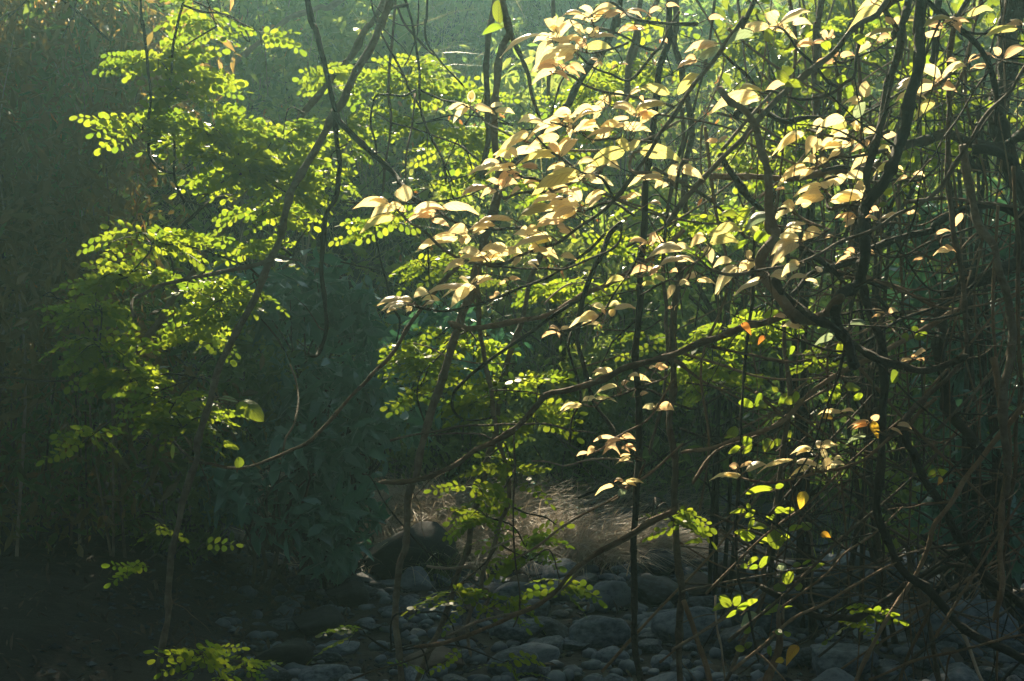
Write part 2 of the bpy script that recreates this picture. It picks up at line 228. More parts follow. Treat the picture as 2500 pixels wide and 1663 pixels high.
# ------------------------------------------------------------------ stems: name; label; category; depth; widths; bark; flags; path
STEMS = '''
sapling_trunk;straight grey-brown trunk leaning through the bright green leaflets, forked near its middle;tree trunk;6.05>6.25;58,42;bark;t2;b 340,0 280,130 200,330 90,520 10,700 a 2290,800 2140,1100 2010,1310 1985,1400 1950,1568 d 1930,90 1860,230 1800,390 1720,560 1620,740 1540,900 1480,1060 1440,1200 1400,1340 1365,1500 g 1340,60 1300,200 1240,430 1210,560 1190,700 1165,940 1150,1130 1125,1260 1110,1400 1095,1568
liana;dark liana crossing the leaning trunk high up and ending in an upturned hook;liana;6.1>6.0;52,26;dark;t1;a 2110,0 2170,200 2250,500 2290,700 2305,850 2330,1050 2340,1200 2320,1350 2270,1450 2240,1568 d 2220,150 2215,300 2240,500 2255,650 2240,760 2205,860 2165,882 2135,868
branch;dark branch running down from the crossing of the hooked liana to a pale leaf cluster;branch;6.12>5.8;46,34;dark;t1;a 2295,760 b 0,850 120,980 250,1110 350,1210 420,1280 500,1360 560,1410
sapling_trunk;thin leaning trunk half hidden behind the green leaflets, parallel to the forked trunk;tree trunk;6.9>7.3;40,44;bark;t2;b 305,0 180,190 70,370 0,450 a 2200,640 2020,870 1920,1000 1810,1140 1690,1310 1610,1420 1540,1568 d 1470,100 1240,430 1100,640 970,800 870,970
hanging_vine;smooth dark vine hanging down and bending sideways into a flat hook among green leaflets;vine;6.2>6.25;22,20;dark;t0;a 965,0 990,150 1003,330 1020,500 1035,700 1033,900 1025,1000 1035,1080 1080,1150 1140,1188 1200,1195
hanging_vine;dark wavy vine hanging just beside the flat-hooked one, ending in a forked tip;vine;6.3>6.4;24,16;dark;t1;a 1270,0 1240,130 1200,290 1185,450 1170,560 1170,700 1185,850 1200,1000 1195,1150 1215,1280 1270,1400
branch;thin dark branch arching over and curling down with a spiral tip at the top;branch;6.3;16,12;dark;t0;a 1270,35 1400,85 1530,95 1640,140 1700,220 1725,275 1700,270 1660,215 1655,190
fallen_branch;pale lit branch slanting behind the hooked vines, resting in a dead fork;branch;10.5>10.0;34,40;pale;t1;b 20,-10 a 2200,50 2000,120 1850,240 1700,360 1560,490 1490,575 1440,440 1400,300
vine;thin vine sloping through the shaded thicket top towards the dark hooked vine;vine;8.0;20,16;dark;t1;a 440,0 520,60 650,180 760,280
vine;short dark vine dangling at the top of the shaded thicket;vine;7.8;16,12;dark;t1;a 530,0 500,130 440,270
vine;thin vine cutting the top corner above the shaded thicket;vine;7.5;14,10;dark;t1;a 180,0 60,90 -10,150
branch;long dark side branch of the forked trunk drooping at its end into leaflets;branch;6.15>6.1;34,20;bark;t1;d 1880,215 1700,270 1500,312 1350,345 1220,375 1100,400 980,450 910,490 900,560 930,620
branch;dark branch curving down through the thickest green leaflets;branch;6.7;26,16;dark;t1;a 1600,1355 1480,1365 1400,1420 1320,1500 1250,1568 d 1190,80 1175,160 1195,260 1200,340
twig;thin straight twig slanting from the upper leaflets to the forked trunk;twig;6.5;12,18;dark;t0;a 1450,950 1600,1030 1750,1150 1880,1260 1985,1330
twig;thin bare twig reaching in level from the edge towards the lower leaflets;twig;6.8>6.6;18,14;bark;t1;d -10,1035 150,1040 300,1055 450,1070 550,1085
branch;low dark branch slanting down to the foot of the forked trunk;branch;6.7>6.45;24,20;dark;t1;d 820,1200 940,1290 1100,1400 1230,1520 g 1290,0 1340,35
branch_stub;short dark stub forking off the trunk above the drooping side branch;branch stub;6.4;24,12;dark;t0;d 1930,120 1980,170 2020,195 2060,100 2120,0
branch_stub;short level dead stub poking out beside the dark forked stub;branch stub;6.35;18,14;bark;t0;d 1915,198 2000,215 2085,238
branch;long reddish-brown branch sweeping in one arc from pale leaves down to the trunk;branch;5.9>6.3;30,20;brown;t0;e 810,280 700,380 600,500 480,680 340,880 200,1040 60,1185 d 2356,1240 2230,1370 2110,1480 1980,1550 g 1850,50 1700,95 1560,105 1450,80 1350,50
twig;pale crooked twig hanging down onto the sweeping reddish arc;twig;6.6>6.3;12,16;pale;t0;d 1990,950 2050,1100 2055,1230 2030,1350 1960,1460 1945,1545
sapling_trunk;slim upright grey stem beside the upright yellow-green leaf at the top;tree trunk;6.5;36,44;bark;t2;b 1045,0 1020,150 1000,280 990,500 1000,700 1010,850 1000,1000 985,1150 968,1245
sapling_trunk;forked brown stem carrying the upright yellow-green leaf near its top;tree trunk;6.2>6.1;34,62;bark;t2;b 1110,0 1140,120 1155,220 1120,290 1080,450 1055,650 1045,800 1060,980 1090,1130 1080,1300 1060,1420 1040,1500 e 960,150 930,330 920,430
branch;brown side fork bending down from the stem with the yellow-green leaf;branch;6.2>6.0;38,20;bark;t1;b 1150,200 1190,290 1250,400 1290,530 1320,660 1360,800 1400,900
sapling_trunk;tall kinked stem slanting down to the stones, bent twice near the bottom;tree trunk;6.1>6.0;56,38;bark;t2;e 915,440 840,600 790,760 740,920 680,1110 620,1280 570,1420 h 545,0 520,150 470,260 455,350 450,480 440,640 400,740 380,900 370,1080 380,1240 395,1400 410,1568
sapling_trunk;slender stem leaning towards the knotted root, ending in a pale split tip;tree trunk;6.2>6.3;34,26;bark;t2;e 930,430 945,560 960,700 985,900 1010,1060 1040,1240 1060,1350 1080,1480 h 1110,0 1140,140 1160,250 1150,360 1100,460 1060,600 1010,740 980,860 960,960 900,1060 870,1180 860,1300 880,1400
sapling_trunk;straight dark trunk slanting down out of the topmost pale leaf cluster;tree trunk;6.6;56,44;dark;t1;b 1930,-10 1890,110 1800,330 1700,490 1600,640 1540,740 1430,880 1300,1010 1200,1130 1120,1230
sapling_trunk;thin straight stem standing in haze left of the slanting dark trunk;tree trunk;7.2;30,26;bark;t1;b 1465,-10 1465,130 1440,300 1425,500 1430,650 1440,800 1430,1000
twig;thin dark twig curving up under the topmost pale leaf cluster;twig;6.4;14,16;dark;t0;b 1590,460 1520,560 1480,680 1450,790
sapling_trunk;upright grey-brown stem just behind the small peach leaves at the top;tree trunk;6.8;38,40;bark;t1;b 2060,-10 2040,200 1990,400 1960,600 1950,760
sapling_trunk;upright stem crossing the small peach leaves and leaning inward;tree trunk;7.0;30,34;bark;t1;b 2180,-10 2060,150 2030,300 1985,480 1965,700
sapling_trunk;knobbly upright trunk rising through the upper tangle beside the curved grey bough;tree trunk;6.7;42,44;bark;t2;b 2300,-10 2290,250 2330,420 2350,600 c 40,700 60,950 30,1200 20,1568
sapling_trunk;bare dark stem standing plumb from the pale leaves down to the round stones;tree trunk;5.6>5.7;46,44;dark;t3;b 2270,-10 2250,250 2200,440 2160,700 2140,900 2110,1150 2100,1350 2080,1568 e 2065,300 2055,500 2040,700 2035,900 2040,1100 2050,1300 2040,1568 h 2035,200 2020,500 2010,700 2015,900 2015,1150 2020,1350 2050,1568
sapling_trunk;brown stem twisting beside the plumb dark stem, wrapped by a curl of vine;tree trunk;6.0;50,46;bark;t3;e 2356,200 2320,450 2290,700 2300,900 2290,1100 2270,1300 2290,1568 h 2300,200 2290,400 2310,620 2330,800 2340,1000 2320,1300 2340,1568
sapling_trunk;slim stem between the plumb dark stem and the twisting brown one;tree trunk;6.3;30,22;bark;t2;b 2350,750 2340,1000 2290,1200 2250,1400 2235,1568 e 2210,200 2220,400 2240,560 2250,750 2240,950 2200,1200 2170,1400 2130,1568
vine;dark swaying vine hanging from the pale bough down to the stones;vine;5.9>5.8;40,26;dark;t2;e 1920,-20 1830,60 1790,180 1740,300 1680,450 1650,600 1640,780 1670,950 1700,1080 1750,1220 1840,1350 1900,1450
pale_leaf_bough;long grey bough slanting down through the pale leaves and curling up at its tip;bough;5.0>5.5;44,16;bark;pt1;c 510,-10 430,110 350,220 270,340 180,460 80,590 0,710 b 2250,870 2170,980 2060,1130 1950,1290 1830,1420 1700,1540 e 1500,100 1330,150 1200,210 1100,260 960,260 860,230 750,170 640,80 540,0 b 460,1520 370,1430
sapling_trunk;long straight stem slanting down to meet the pale root at the stones;tree trunk;6.4>6.5;40,44;bark;t1;e 1370,180 1330,300 1290,430 1240,600 1190,780 1140,950 1100,1130 1075,1280 1050,1450 h 1010,30 980,180 930,330 900,480 860,640 810,780 770,920 730,1050 680,1180 640,1280 590,1400 530,1568
branch;long pale-topped branch arching over to a broken forked end;branch;5.8>6.0;36,36;brown;t2;e 2356,20 2200,140 2080,250 1950,330 1800,410 1700,460 1550,540 1400,610 1250,640 1100,670 980,685 840,685 740,640
vine;slim vine running under the forked branch, then looping back in a hairpin;vine;5.9>6.2;28,16;dark;t1;e 1690,460 1560,545 1400,645 1250,745 1100,860 980,950 870,1030 790,1100 765,1180 775,1280 840,1330 960,1320 1060,1290
branch;thick bare branch sweeping down from the gnarled liana to a blunt broken end;branch;5.2>5.8;48,34;brown;t2;f 760,600 600,640 400,700 200,770 0,860 e 2200,900 2000,970 1850,1030 1700,1080 1550,1130 1450,1150 1380,1190 1300,1280 1200,1380 1080,1450 960,1520 h 880,10 760,80 620,140 500,180 380,200 255,215
twig;straight thin dead twig lying above the blunt broken branch end;twig;6.0>5.9;20,14;bark;t0;e 330,1462 560,1420 800,1380 960,1360 1200,1355 1400,1365 1600,1400 1760,1430
twig;thin bent dead twig just below the straight dead twig;twig;5.95;14,12;bark;t0;e 600,1442 800,1420 950,1430 1050,1480
branch;long thin rod sloping up across the dry grass to the lowest pale leaves;branch;5.7>5.5;14,20;brown;t0;h 1170,730 1380,600 1600,470 1880,300 2050,180 2240,50 e 2356,1480
branch;long paired rod sloping from the pale root up to the twisting brown stem;branch;5.5>5.7;40,26;brown;t1;h 2300,360 2250,405 2000,550 1800,650 1700,720 1600,820 1500,920 1400,1000 1250,1080 1050,1180 880,1260 700,1310 500,1325
branch;thinner rod lying along the paired rod and splitting off at its lower end;branch;5.57>5.8;20,24;bark;t0;h 2260,425 2000,575 1800,680 1700,745 1600,845 1500,945 1400,1012 1240,1080 1050,1120 900,1170 720,1250
hanging_vine;string-thin vine hanging plumb in front of the dry grass mound;vine;5.7;14,12;dark;t0;e 1190,1400 h 1190,0 1195,300 1195,600 1215,900 1210,1100 1180,1200
root;pale bent root arching over the stones beside the slanting stems;root;6.3;18,24;pale;t0;h 590,780 680,790 780,790 870,775 930,800 968,855
root;knotted root wrapped around the slender stem above the stones;root;6.1;30,16;bark;t0;h 930,940 1000,930 1020,965 960,985 930,965 985,945 1020,1000 980,1060 950,1080
twig;pale thin twig arching across the shade to the plumb dark stem;twig;5.9;10,16;pale;t0;h 1310,50 1420,55 1550,80 1700,45 1850,38 2020,55
twig;pale thin twig curving up to the string-thin hanging vine;twig;5.75;12,14;pale;t0;h 960,740 1010,670 1090,620 1190,582
twig;thin dark twig lying low over the stones near the tall kinked stem;twig;5.9;12,14;dark;t1;h 40,1560 300,1480 560,1380 640,1330
vine;thin dark vine sagging beside the curled tendril above the dry grass;vine;6.0;14,10;dark;t1;h 1180,360 1270,410 1400,450 1480,500
twig;slanting thin twig near the blunt branch end, crossing the black boulder;twig;6.3;12,14;dark;t0;h 140,140 190,150 250,260 340,390 430,510 560,640 680,760 770,830
hanging_vine;thin grey vine sloping from the top through haze, first beside the leaning trunk;vine;6.4>6.2;18,14;dark;t2;b 190,-10 240,170 320,330 410,480 470,620 540,760 620,950 700,1130 760,1280
hanging_vine;plumb vine hanging through haze just beyond the leaning trunk;vine;6.5;20,18;bark;t2;b 380,-10 360,200 335,450 320,650 330,850 320,1050 300,1200 285,1330
hanging_vine;dark vine hanging from the top and swinging away from the plumb one;vine;6.35;20,16;dark;t2;b 450,-10 480,160 510,330 530,500 540,650 560,800 640,1000 690,1120 720,1280
twig;short twig branching off between the plumb and the swinging vines;twig;6.4;14,10;dark;t0;b 540,-10 535,150 530,250 470,380 420,470
hanging_vine;vine hanging from the top then slanting away below the yellow-green leaf;vine;6.3;18,14;dark;t1;b 600,-10 580,130 580,280 640,380 720,480 850,610
vine;bowed vine crossing the top behind the plumb vine;vine;6.3;22,18;dark;t0;b 460,40 330,80 260,150 215,260
vine;slanting vine joining the swinging vine to the one below the yellow-green leaf;vine;6.45;18,14;dark;t0;b 385,60 450,180 560,310 640,385
hanging_vine;thin straight vine ending on the cluster with the upright cream leaf;vine;6.2>5.9;16,14;bark;t0;b 500,640 480,830 450,1050 430,1250
vine;looped dark vine bent like a shepherd's crook beside the plumb vine;vine;6.4;16,16;dark;t0;b 520,620 430,660 330,658 250,650 220,740 205,880 225,1010 240,1090
twig;long thin twig sagging from the crook to the central green leaflets;twig;6.3;12,14;dark;t1;b 340,855 500,890 650,940 800,990 900,1060 960,1110
twig;thin twig crossing above the shepherd's crook towards the small cream cluster;twig;6.2>6.0;16,12;dark;pt0;b 540,620 650,680 780,715 880,745
pale_leaf_branch;thin branch bearing the small detached cluster of cream leaves;branch;5.9>5.6;12,20;bark;p;b 870,745 1000,840 1080,890 1200,960 1330,1000 1500,1020 1700,1030 1900,1010 2150,940 c 0,820
vine;level dark vine crossing behind the fan of cream leaves;vine;6.1;14,14;dark;t2;b -10,1400 400,1400 700,1380 850,1350 920,1320 1100,1230 1250,1090
vine;dangling dark vine left of the long slanting kinked stem;vine;6.5;16,14;dark;t1;e 240,-10 245,120 280,290 320,420 370,560 400,640 380,800
vine;short straight vine between the dangling vine and the grey bough;vine;6.2;13,11;dark;t1;e 605,130 605,380
vine;thin vine sagging in a long curve across the shaded slope;vine;7.5;12,12;dark;t1;e -10,235 150,280 350,320 450,290 520,210 640,110
pale_leaf_branch;slender branch curving below the fan, holding the lowest left cream cluster;branch;5.5>5.7;18,22;dark;pt1;e 450,530 600,570 750,575 900,545 1050,500 1200,440 1300,400 1450,330 1560,270 1700,150 1830,45
pale_leaf_branch;thin dark branch curving level under the middle of the cream fan;branch;5.45>5.6;14,18;dark;pt1;e 1000,265 1250,280 1400,290 1550,285 1700,230 1850,140 1920,60 1930,-20
pale_leaf_branch;short drooping branch with a few folded peach leaves above the shade;branch;5.5;16,12;dark;pt0;e 1500,725 1580,715 1660,680 1780,600 1900,420 2000,280 2070,150
vine;dark vine swinging down below the folded peach leaves;vine;5.7;18,14;dark;t1;e 1600,700 1570,820 1590,950 1630,1080 1640,1200 1590,1350 1570,1500
twig;pale arched twig above the long pale-topped branch;twig;5.85;12,12;pale;t0;e 1400,530 1480,450 1560,400 1660,385 1760,410 1840,472
vine;slender vine curling down beside the pinnate leaves under the grey bough;vine;6.2;12,12;dark;t0;e 770,770 690,890 590,985 540,1030 525,1130 550,1280 585,1390
twig;hair-thin level twig above the hairpin vine;twig;6.1;10,10;bark;t0;e 500,800 600,830 730,900 850,930 1000,945 1210,940
twig;thin arched twig crossing inside the hairpin of the vine;twig;6.15;10,14;bark;t0;e 1020,1130 1150,1120 1300,1140 1400,1172 1440,1160
twig;thin level twig running into the plumb dark stem;twig;5.7;12,10;bark;t1;e 1790,715 2000,715 2100,700 2210,640
pale_leaf_branch;thin twig with three cream leaves low beside the plumb dark stem;branch;5.6;16,12;bark;p;e 1740,1240 1800,1200 1950,1160 2100,1100 2180,1060 2260,1000 2290,900
pale_leaf_branch;slender slanting twig with the dark folded leaves beside the plumb stem;branch;5.65;16,14;brown;p;e 1640,1560 1800,1540 1950,1420 2080,1330 2160,1250 2230,1150 2300,1050
pale_leaf_branch;short branch of the lowest cream leaves hanging before the plumb dark stem;branch;5.55;18,14;brown;p;h 1850,320 1900,290 1960,230 2040,180 2100,60
pale_leaf_branch;branch bearing the dense topmost cluster of cream leaves;branch;5.3>5.6;34,22;dark;pt0;k 1900,580 1600,930 1360,860 1180,780 1060,690 990,620 850,550 740,480
pale_leaf_branch;thin branch through the middle of the topmost cream cluster;branch;5.35>5.6;30,24;dark;pt0;k 1560,480 1400,560 1200,595 1060,585
pale_leaf_branch;dark arched branch over the topmost cream cluster;branch;5.4>5.6;40,30;dark;pt1;k 2356,260 2000,260 1700,230 1560,160 1400,30 1250,50 1120,150 1050,180 950,180
pale_leaf_branch;long thin branch dipping below the peach leaves at the top;branch;5.45>5.5;34,30;dark;pt1;k 2150,120 2050,300 1960,520 1880,565 1700,540 1500,440 1300,350 1200,320 1150,220
pale_leaf_branch;long branch under the topmost cluster with a reddish bud at its tip;branch;5.5;34,26;dark;pt1;k 2130,1240 1900,1170 1650,1140 1360,1090 1100,980 900,870 700,840
pale_leaf_branch;branch in the centre of the broad fan of cream leaves;branch;5.35>5.6;20,16;dark;pt1;b 2000,1250 1890,1370 1800,1230 1640,1180 1500,1090 1400,1000 1330,930
pale_leaf_branch;thin branch carrying the overlapping cream leaves above the broad fan;branch;5.45>5.6;18,16;dark;pt1;b 2150,980 1900,960 1750,970 1650,900 1560,870 1440,840
pale_leaf_branch;branch along the lower edge of the broad fan of cream leaves;branch;5.4>5.65;20,16;dark;pt1;b 2020,1480 1850,1400 1650,1450 1500,1360 1350,1250 1250,1230 1150,1130 1110,1060
pale_leaf_branch;slim branch with the peach leaves at the tip of the broad fan;branch;5.5>5.6;22,18;dark;p;b 1780,1180 1650,1240 1450,1310 1230,1330 1130,1360 1080,1300 990,1320
pale_leaf_branch;branch reaching out level to the cream cluster with the upright leaf;branch;5.45>5.6;22,18;dark;p;b 1250,1568 1150,1568 900,1560 780,1530 690,1470 640,1440
pale_leaf_branch;twig carrying the olive leaf pair above the broad fan;branch;5.2>5.3;26,18;brown;p;b 2150,1180 2050,1180 1990,1140 2000,1060 2060,1040
pale_leaf_branch;branch with the pair of cream leaves next to the upright stems in the upper tangle;branch;5.0>5.2;22,18;brown;p;c 0,1100 b 2300,1280 2270,1240 2230,1230
pale_leaf_branch;dark twig rising to the small cream pair over the curved branch;branch;5.1;24,18;dark;pt1;c 1080,600 1000,560 900,450 780,330 690,220 640,185
pale_leaf_branch;long thin branch dipping in a bow below the upper cream pairs;branch;5.0>5.15;26,20;dark;pt1;c 1240,160 1200,400 1180,530 1100,590 1010,660 880,685 750,670 620,630 550,640 400,480 270,345
pale_leaf_branch;thin branch ending in peach leaves beside the hanging plumb stem;branch;5.2;24,16;dark;pt1;c 1500,180 1450,250 1350,330 1200,400 1090,430 1030,350 1000,280
pale_leaf_branch;dark branch from the top with the large olive leaf;branch;4.9>5.1;50,40;dark;pt2;c 1500,-20 1420,20 1400,60 1480,180 1460,240
pale_leaf_branch;thick dark branch slanting down past the peach leaves in the corner;branch;4.9>5.0;52,34;dark;pt3;c 1690,-10 1800,80 1860,160 1960,250 2050,340 2110,450 2160,650 2170,900
pale_leaf_branch;forked twig with cream leaves drooping before the black trunks;branch;5.0;26,18;brown;p;c 1850,500 1790,560 1740,590 1650,660 1590,680 1560,650
pale_leaf_branch;twig holding the peach leaves by the edge of the black tangle;branch;5.1;24,16;dark;pt1;c 2356,440 2200,420 2120,390 2060,380 1980,420
pale_leaf_branch;branch through the cream leaves around the round upright leaf;branch;5.15>5.2;26,20;bark;pt1;c 1430,900 1290,960 1210,975 1100,960 980,930 900,900 840,890
pale_leaf_branch;thin branch in the middle cream leaves beside the grey trunk;branch;5.15>5.2;24,18;bark;pt1;c 1420,1040 1300,1060 1150,1090 1040,1080 930,1140 870,1160
pale_leaf_branch;low branch of the cream leaves next to the knotted dark vine;branch;5.1>5.2;26,18;bark;pt1;c 1290,1440 1150,1420 1020,1430 990,1310 960,1290 980,1240 1060,1220
pale_leaf_branch;thin twig with bright cream leaves above the snaking liana;branch;5.1>5.15;22,18;brown;pt1;c 1000,1568 860,1530 770,1460 690,1430 600,1480
pale_leaf_branch;slender branch running across in front of the snaking liana;branch;4.6>4.6;34,20;bark;pt1;c 2400,440 2250,640 2120,780 2000,960 1920,1080 1830,1190 1760,1300 1650,1400 1500,1480 1380,1560 f 1220,60 1050,130 880,200 700,260 500,300 330,320 180,290 110,240 60,280
pale_leaf_branch;twig with the cream leaves hanging over the snaking liana's bend;branch;5.1>5.2;20,16;bark;p;f 1000,20 870,90 780,100 700,190 560,250 470,240 430,330
pale_leaf_branch;brown twig with the row of small peach leaves amid thin vines;branch;5.2;20,14;dark;pt2;f 2000,0 1850,60 1700,120 1500,200 1300,190 1190,200 1080,230
pale_leaf_branch;thin arching twig with three tiny peach leaves in the shade;branch;5.2;18,12;dark;pt1;f 1950,580 1850,620 1700,650 1500,620 1410,600
pale_leaf_branch;thin twig whose peach leaves hang near the curved grey vine;branch;5.2;16,12;dark;pt1;f 1800,980 1720,960 1640,910 1590,900
pale_leaf_branch;thin twig with cream and yellow leaves low before the dark liana;branch;5.2;20,14;bark;pt1;f 1500,1420 1400,1420 1300,1380 1200,1340 1090,1290 1060,1270
pale_leaf_branch;bowed branch carrying the bottom row of cream leaves;branch;5.2>5.3;28,16;brown;pt1;f 1750,1180 1640,1300 1560,1380 1480,1400 i 1300,10 1150,90 990,130 850,160 720,185 600,190 460,175 390,150 350,110
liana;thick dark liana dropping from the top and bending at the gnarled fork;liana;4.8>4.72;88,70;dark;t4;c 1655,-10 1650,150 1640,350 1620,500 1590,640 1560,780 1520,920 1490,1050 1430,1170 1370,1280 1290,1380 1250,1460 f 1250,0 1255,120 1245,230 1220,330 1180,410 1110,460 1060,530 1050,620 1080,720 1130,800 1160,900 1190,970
liana;slim straight dark liana slanting beside the thick dropping one;liana;5.05>5.1;50,54;dark;t3;c 1560,-10 1540,60 1510,200 1480,400 1430,600 1390,800 1350,930 1320,1040 1290,1200 1270,1330 1250,1440
liana;snaking grey-brown liana with a lit edge, bent like an S;liana;4.8>4.7;46,84;brown;t2;c 250,600 340,690 430,760 490,880 540,1030 580,1150 600,1300 600,1450 595,1568 f 640,50 590,130 545,200 540,270 570,350 630,420 690,500 740,580 790,630 860,645 930,635
liana;thick black liana sweeping from a cut stub down and out along the thin twigs;liana;4.65>4.8;56,50;dark;t3;f 660,350 690,440 760,520 850,590 940,640 1040,690 1130,760 1220,830 1300,890 1420,950 1560,975 1700,975 1830,930 1960,870
branch;gnarled lit branch joining the S-bent liana to the thick dropping liana;branch;4.70;70,64;brown;t0;f 900,630 980,590 1040,515 1110,460
branch;long straight grey pole crossing the upper tangle from corner to corner;branch;4.8>5.2;46,36;bark;t2;c 1560,-200 1230,170 1100,310 950,430 820,560 650,700 500,840 400,950 280,1070 150,1220 50,1350 -20,1440 b 2240,1540
sapling_trunk;straight grey stem standing behind the cream leaves of the upper tangle;tree trunk;6.0;44,46;bark;t2;c 950,-10 930,150 915,350 910,550 920,760 950,900 960,1050 1000,1180
liana;long black liana dropping to the stones and sweeping away into the corner;liana;5.3>5.5;60,56;dark;t4;f 1230,230 1250,420 1290,560 1330,680 1370,800 1385,950 1385,1150 1380,1400 1370,1568 i 1350,200 1340,350 1380,490 1430,620 1480,750 1560,840 1700,940 1820,1070 1930,1180 2100,1290 2250,1370 2400,1440
branch;straight dark branch slanting up from the crossing sticks to the curved black liana;branch;5.6>5.5;24,42;brown;t3;f -10,1560 200,1520 420,1430 600,1370 740,1290 900,1130 1150,970 1300,900 1420,840 1700,690 1900,560
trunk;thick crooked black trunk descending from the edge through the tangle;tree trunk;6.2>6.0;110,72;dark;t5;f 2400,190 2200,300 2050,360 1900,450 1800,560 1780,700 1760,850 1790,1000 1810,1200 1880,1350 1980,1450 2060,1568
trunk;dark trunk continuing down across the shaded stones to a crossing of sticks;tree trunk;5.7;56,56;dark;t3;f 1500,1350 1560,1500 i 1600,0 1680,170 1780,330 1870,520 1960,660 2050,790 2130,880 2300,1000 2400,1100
liana;long mossy bough running up from the thin vines and arching over the dark corner;liana;5.6>5.8;40,66;dark;t3;f 760,480 870,345 1000,290 1150,240 1300,170 1450,90 1600,40 1750,0 c 1760,1540 1900,1460 2050,1420 2200,1430 2400,1540
liana;dark liana slanting down from the brown level bough, crossing the snaking one;liana;5.5;46,44;dark;t2;c 270,1060 340,1200 430,1330 520,1420 650,1568 f 750,80 870,170 1000,250 1100,310 1300,390 1420,440
vine;plumb grey vine that bows out and turns back under the black liana;vine;5.1>5.3;38,34;bark;t3;c 1980,-10 1900,100 1860,300 1840,500 1830,800 1840,1200 1850,1568 f 1880,150 1920,320 1950,550 1970,780 1940,890 1830,1030 1700,1150 1600,1260 1480,1380 1400,1470
trunk;twisted grey-brown trunk near the edge, kinked beside black boughs;tree trunk;5.4;56,50;bark;t4;c 1930,1000 1960,1250 2010,1400 2050,1568 f 2130,130 2190,310 2250,450 2280,650 2270,850 2220,1100 2230,1300 2250,1568 i 2240,300
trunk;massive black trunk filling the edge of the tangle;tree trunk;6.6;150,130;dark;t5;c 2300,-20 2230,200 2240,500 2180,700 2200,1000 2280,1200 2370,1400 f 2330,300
trunk;broken black trunk hanging behind the peach leaves in the corner;tree trunk;5.9;90,50;dark;t3;c 1770,-20 1750,150 1740,300 1720,430
liana;black arched liana hanging over like a hook before the massive trunk;liana;6.0;66,66;dark;t2;c 2000,1040 2100,1040 2200,1060 2270,1110 2300,1250 2370,1380
branch;long level dark bough behind the middle cream leaves of the tangle;branch;6.1;60,90;dark;t3;c 1400,1040 1540,1000 1700,960 1850,920 2000,970 2200,1000 2400,900
branch;level brown bough passing under the cream leaves and through the snaking liana;branch;5.7;44,44;brown;t2;c 200,1210 450,1220 700,1235 950,1200 1150,1170 1300,1140 1500,1100
branch;crooked dark bough with a bulbous broken end above the level brown bough;branch;5.6;30,48;dark;t0;c 940,800 820,820 700,835 600,790 500,760 430,765 380,780 370,830
vine;short thick dark vine hanging before the broad green leaves;vine;5.2;26,34;dark;t0;c 1040,430 1070,540 1090,650 1085,795
branch;long pale-edged rod slanting from the thin vines down to the stones;branch;5.4>5.6;42,24;brown;t2;f 2356,1250 i 2080,0 1960,160 1850,320 1750,470 1690,620 1630,780 1540,950 1440,1100 1330,1280 1200,1568
sapling_trunk;thin upright stem carrying broad green leaves above the stones;tree trunk;5.6>5.8;32,28;bark;t2;f 700,660 720,850 735,1100 720,1350 690,1568 i 660,200 640,440 600,640 575,800 560,940 530,1080 440,1300 350,1480 300,1568
liana;dark sagging bough resting low over the stones like a smile;liana;5.6;40,50;dark;t2;i 540,910 640,970 700,990 820,1070 950,1120 1100,1140 1220,1130 1350,1040 1480,950 1590,880
hanging_vine;straight thin vine hanging beside the upright green-leaved stem;vine;5.4;22,18;dark;t2;f 495,-10 480,400 460,700 430,1000 410,1300 405,1568 i 370,350 360,600 390,850 440,1040 480,1200 530,1450
twig;straight thin twig slanting up to the yellow leaf beside green ones;twig;5.6;18,14;dark;t1;i 700,300 820,400 1000,560 1200,680 1420,800
twig;long level twig crossing low in front of the stones;twig;5.6;14,16;bark;t2;i -10,945 100,920 400,870 700,800 900,770 1150,775 1450,800
branch;straight thin brown rod rising over the stump towards the crossing sticks;branch;5.4;22,18;brown;t2;i 330,1500 600,1270 800,1130 1000,1030 1250,870 1480,760
stump;broken splintered brown stake sticking up from the stones;stump;5.5;50,62;brown;;i 685,1150 665,1300 620,1450 580,1568
root;thick brown root curving up by the crossing sticks at the bottom;root;5.7;34,46;brown;t1;i 10,1000 80,1200 150,1400 190,1568
vine;thin pale wavy vine dropping onto the stones beside the thick brown root;vine;5.8;14,14;pale;t0;i 240,980 240,1200 270,1350 285,1568
vine;pale wavy vine standing on the stones behind the sagging bough;vine;6.2;18,16;pale;t1;i 810,520 880,560 900,760 885,950 910,1080
sapling_trunk;pale leaning pole running down behind the crossing sticks;tree trunk;6.0;30,36;bark;t2;i 1500,600 1560,650 1580,780 1640,970 1700,1200 1740,1400 1775,1568
root;pale root slanting into the bottom corner below the black liana;root;5.9;22,28;pale;t1;i 1900,1180 1980,1330 2070,1568
vine;bundle-like frayed brown vine hanging along the lower edge;vine;5.5;46,34;brown;t4;f 2150,900 2200,1200 2250,1568 i 2230,200 2200,400 2190,700 2200,950 2150,1150
vine;frayed thin brown vine beside the bundle-like one;vine;5.6;28,22;brown;t3;f 2330,800 2340,1100 2300,1400 i 2290,100 2260,400 2230,700 2200,900
twig;long straight stick lying across the lower tangle;twig;5.6;20,14;bark;t2;i 1380,760 1700,660 1900,640 2200,580 2400,520
twig;straight dark stick fanning out below the crossing, towards the bottom edge;twig;5.7;24,14;dark;t2;i 1570,880 1750,780 1950,620 2150,360 2250,150
twig;thin brown stick slanting steeply beneath the crossing of sticks;twig;5.6;26,14;brown;t2;i 1750,1000 1650,1200 1560,1400 1500,1568
branch;arched dark root bridging the shaded stones behind the crossing sticks;root;6.0;36,44;dark;t1;i 1600,900 1700,840 1830,780 1950,790 2050,840 2200,1000
twig;bare stick crossing the bottom corner stones almost level;twig;5.4;22,14;brown;t2;i 1300,1560 1600,1440 1850,1370 2100,1300 2400,1240
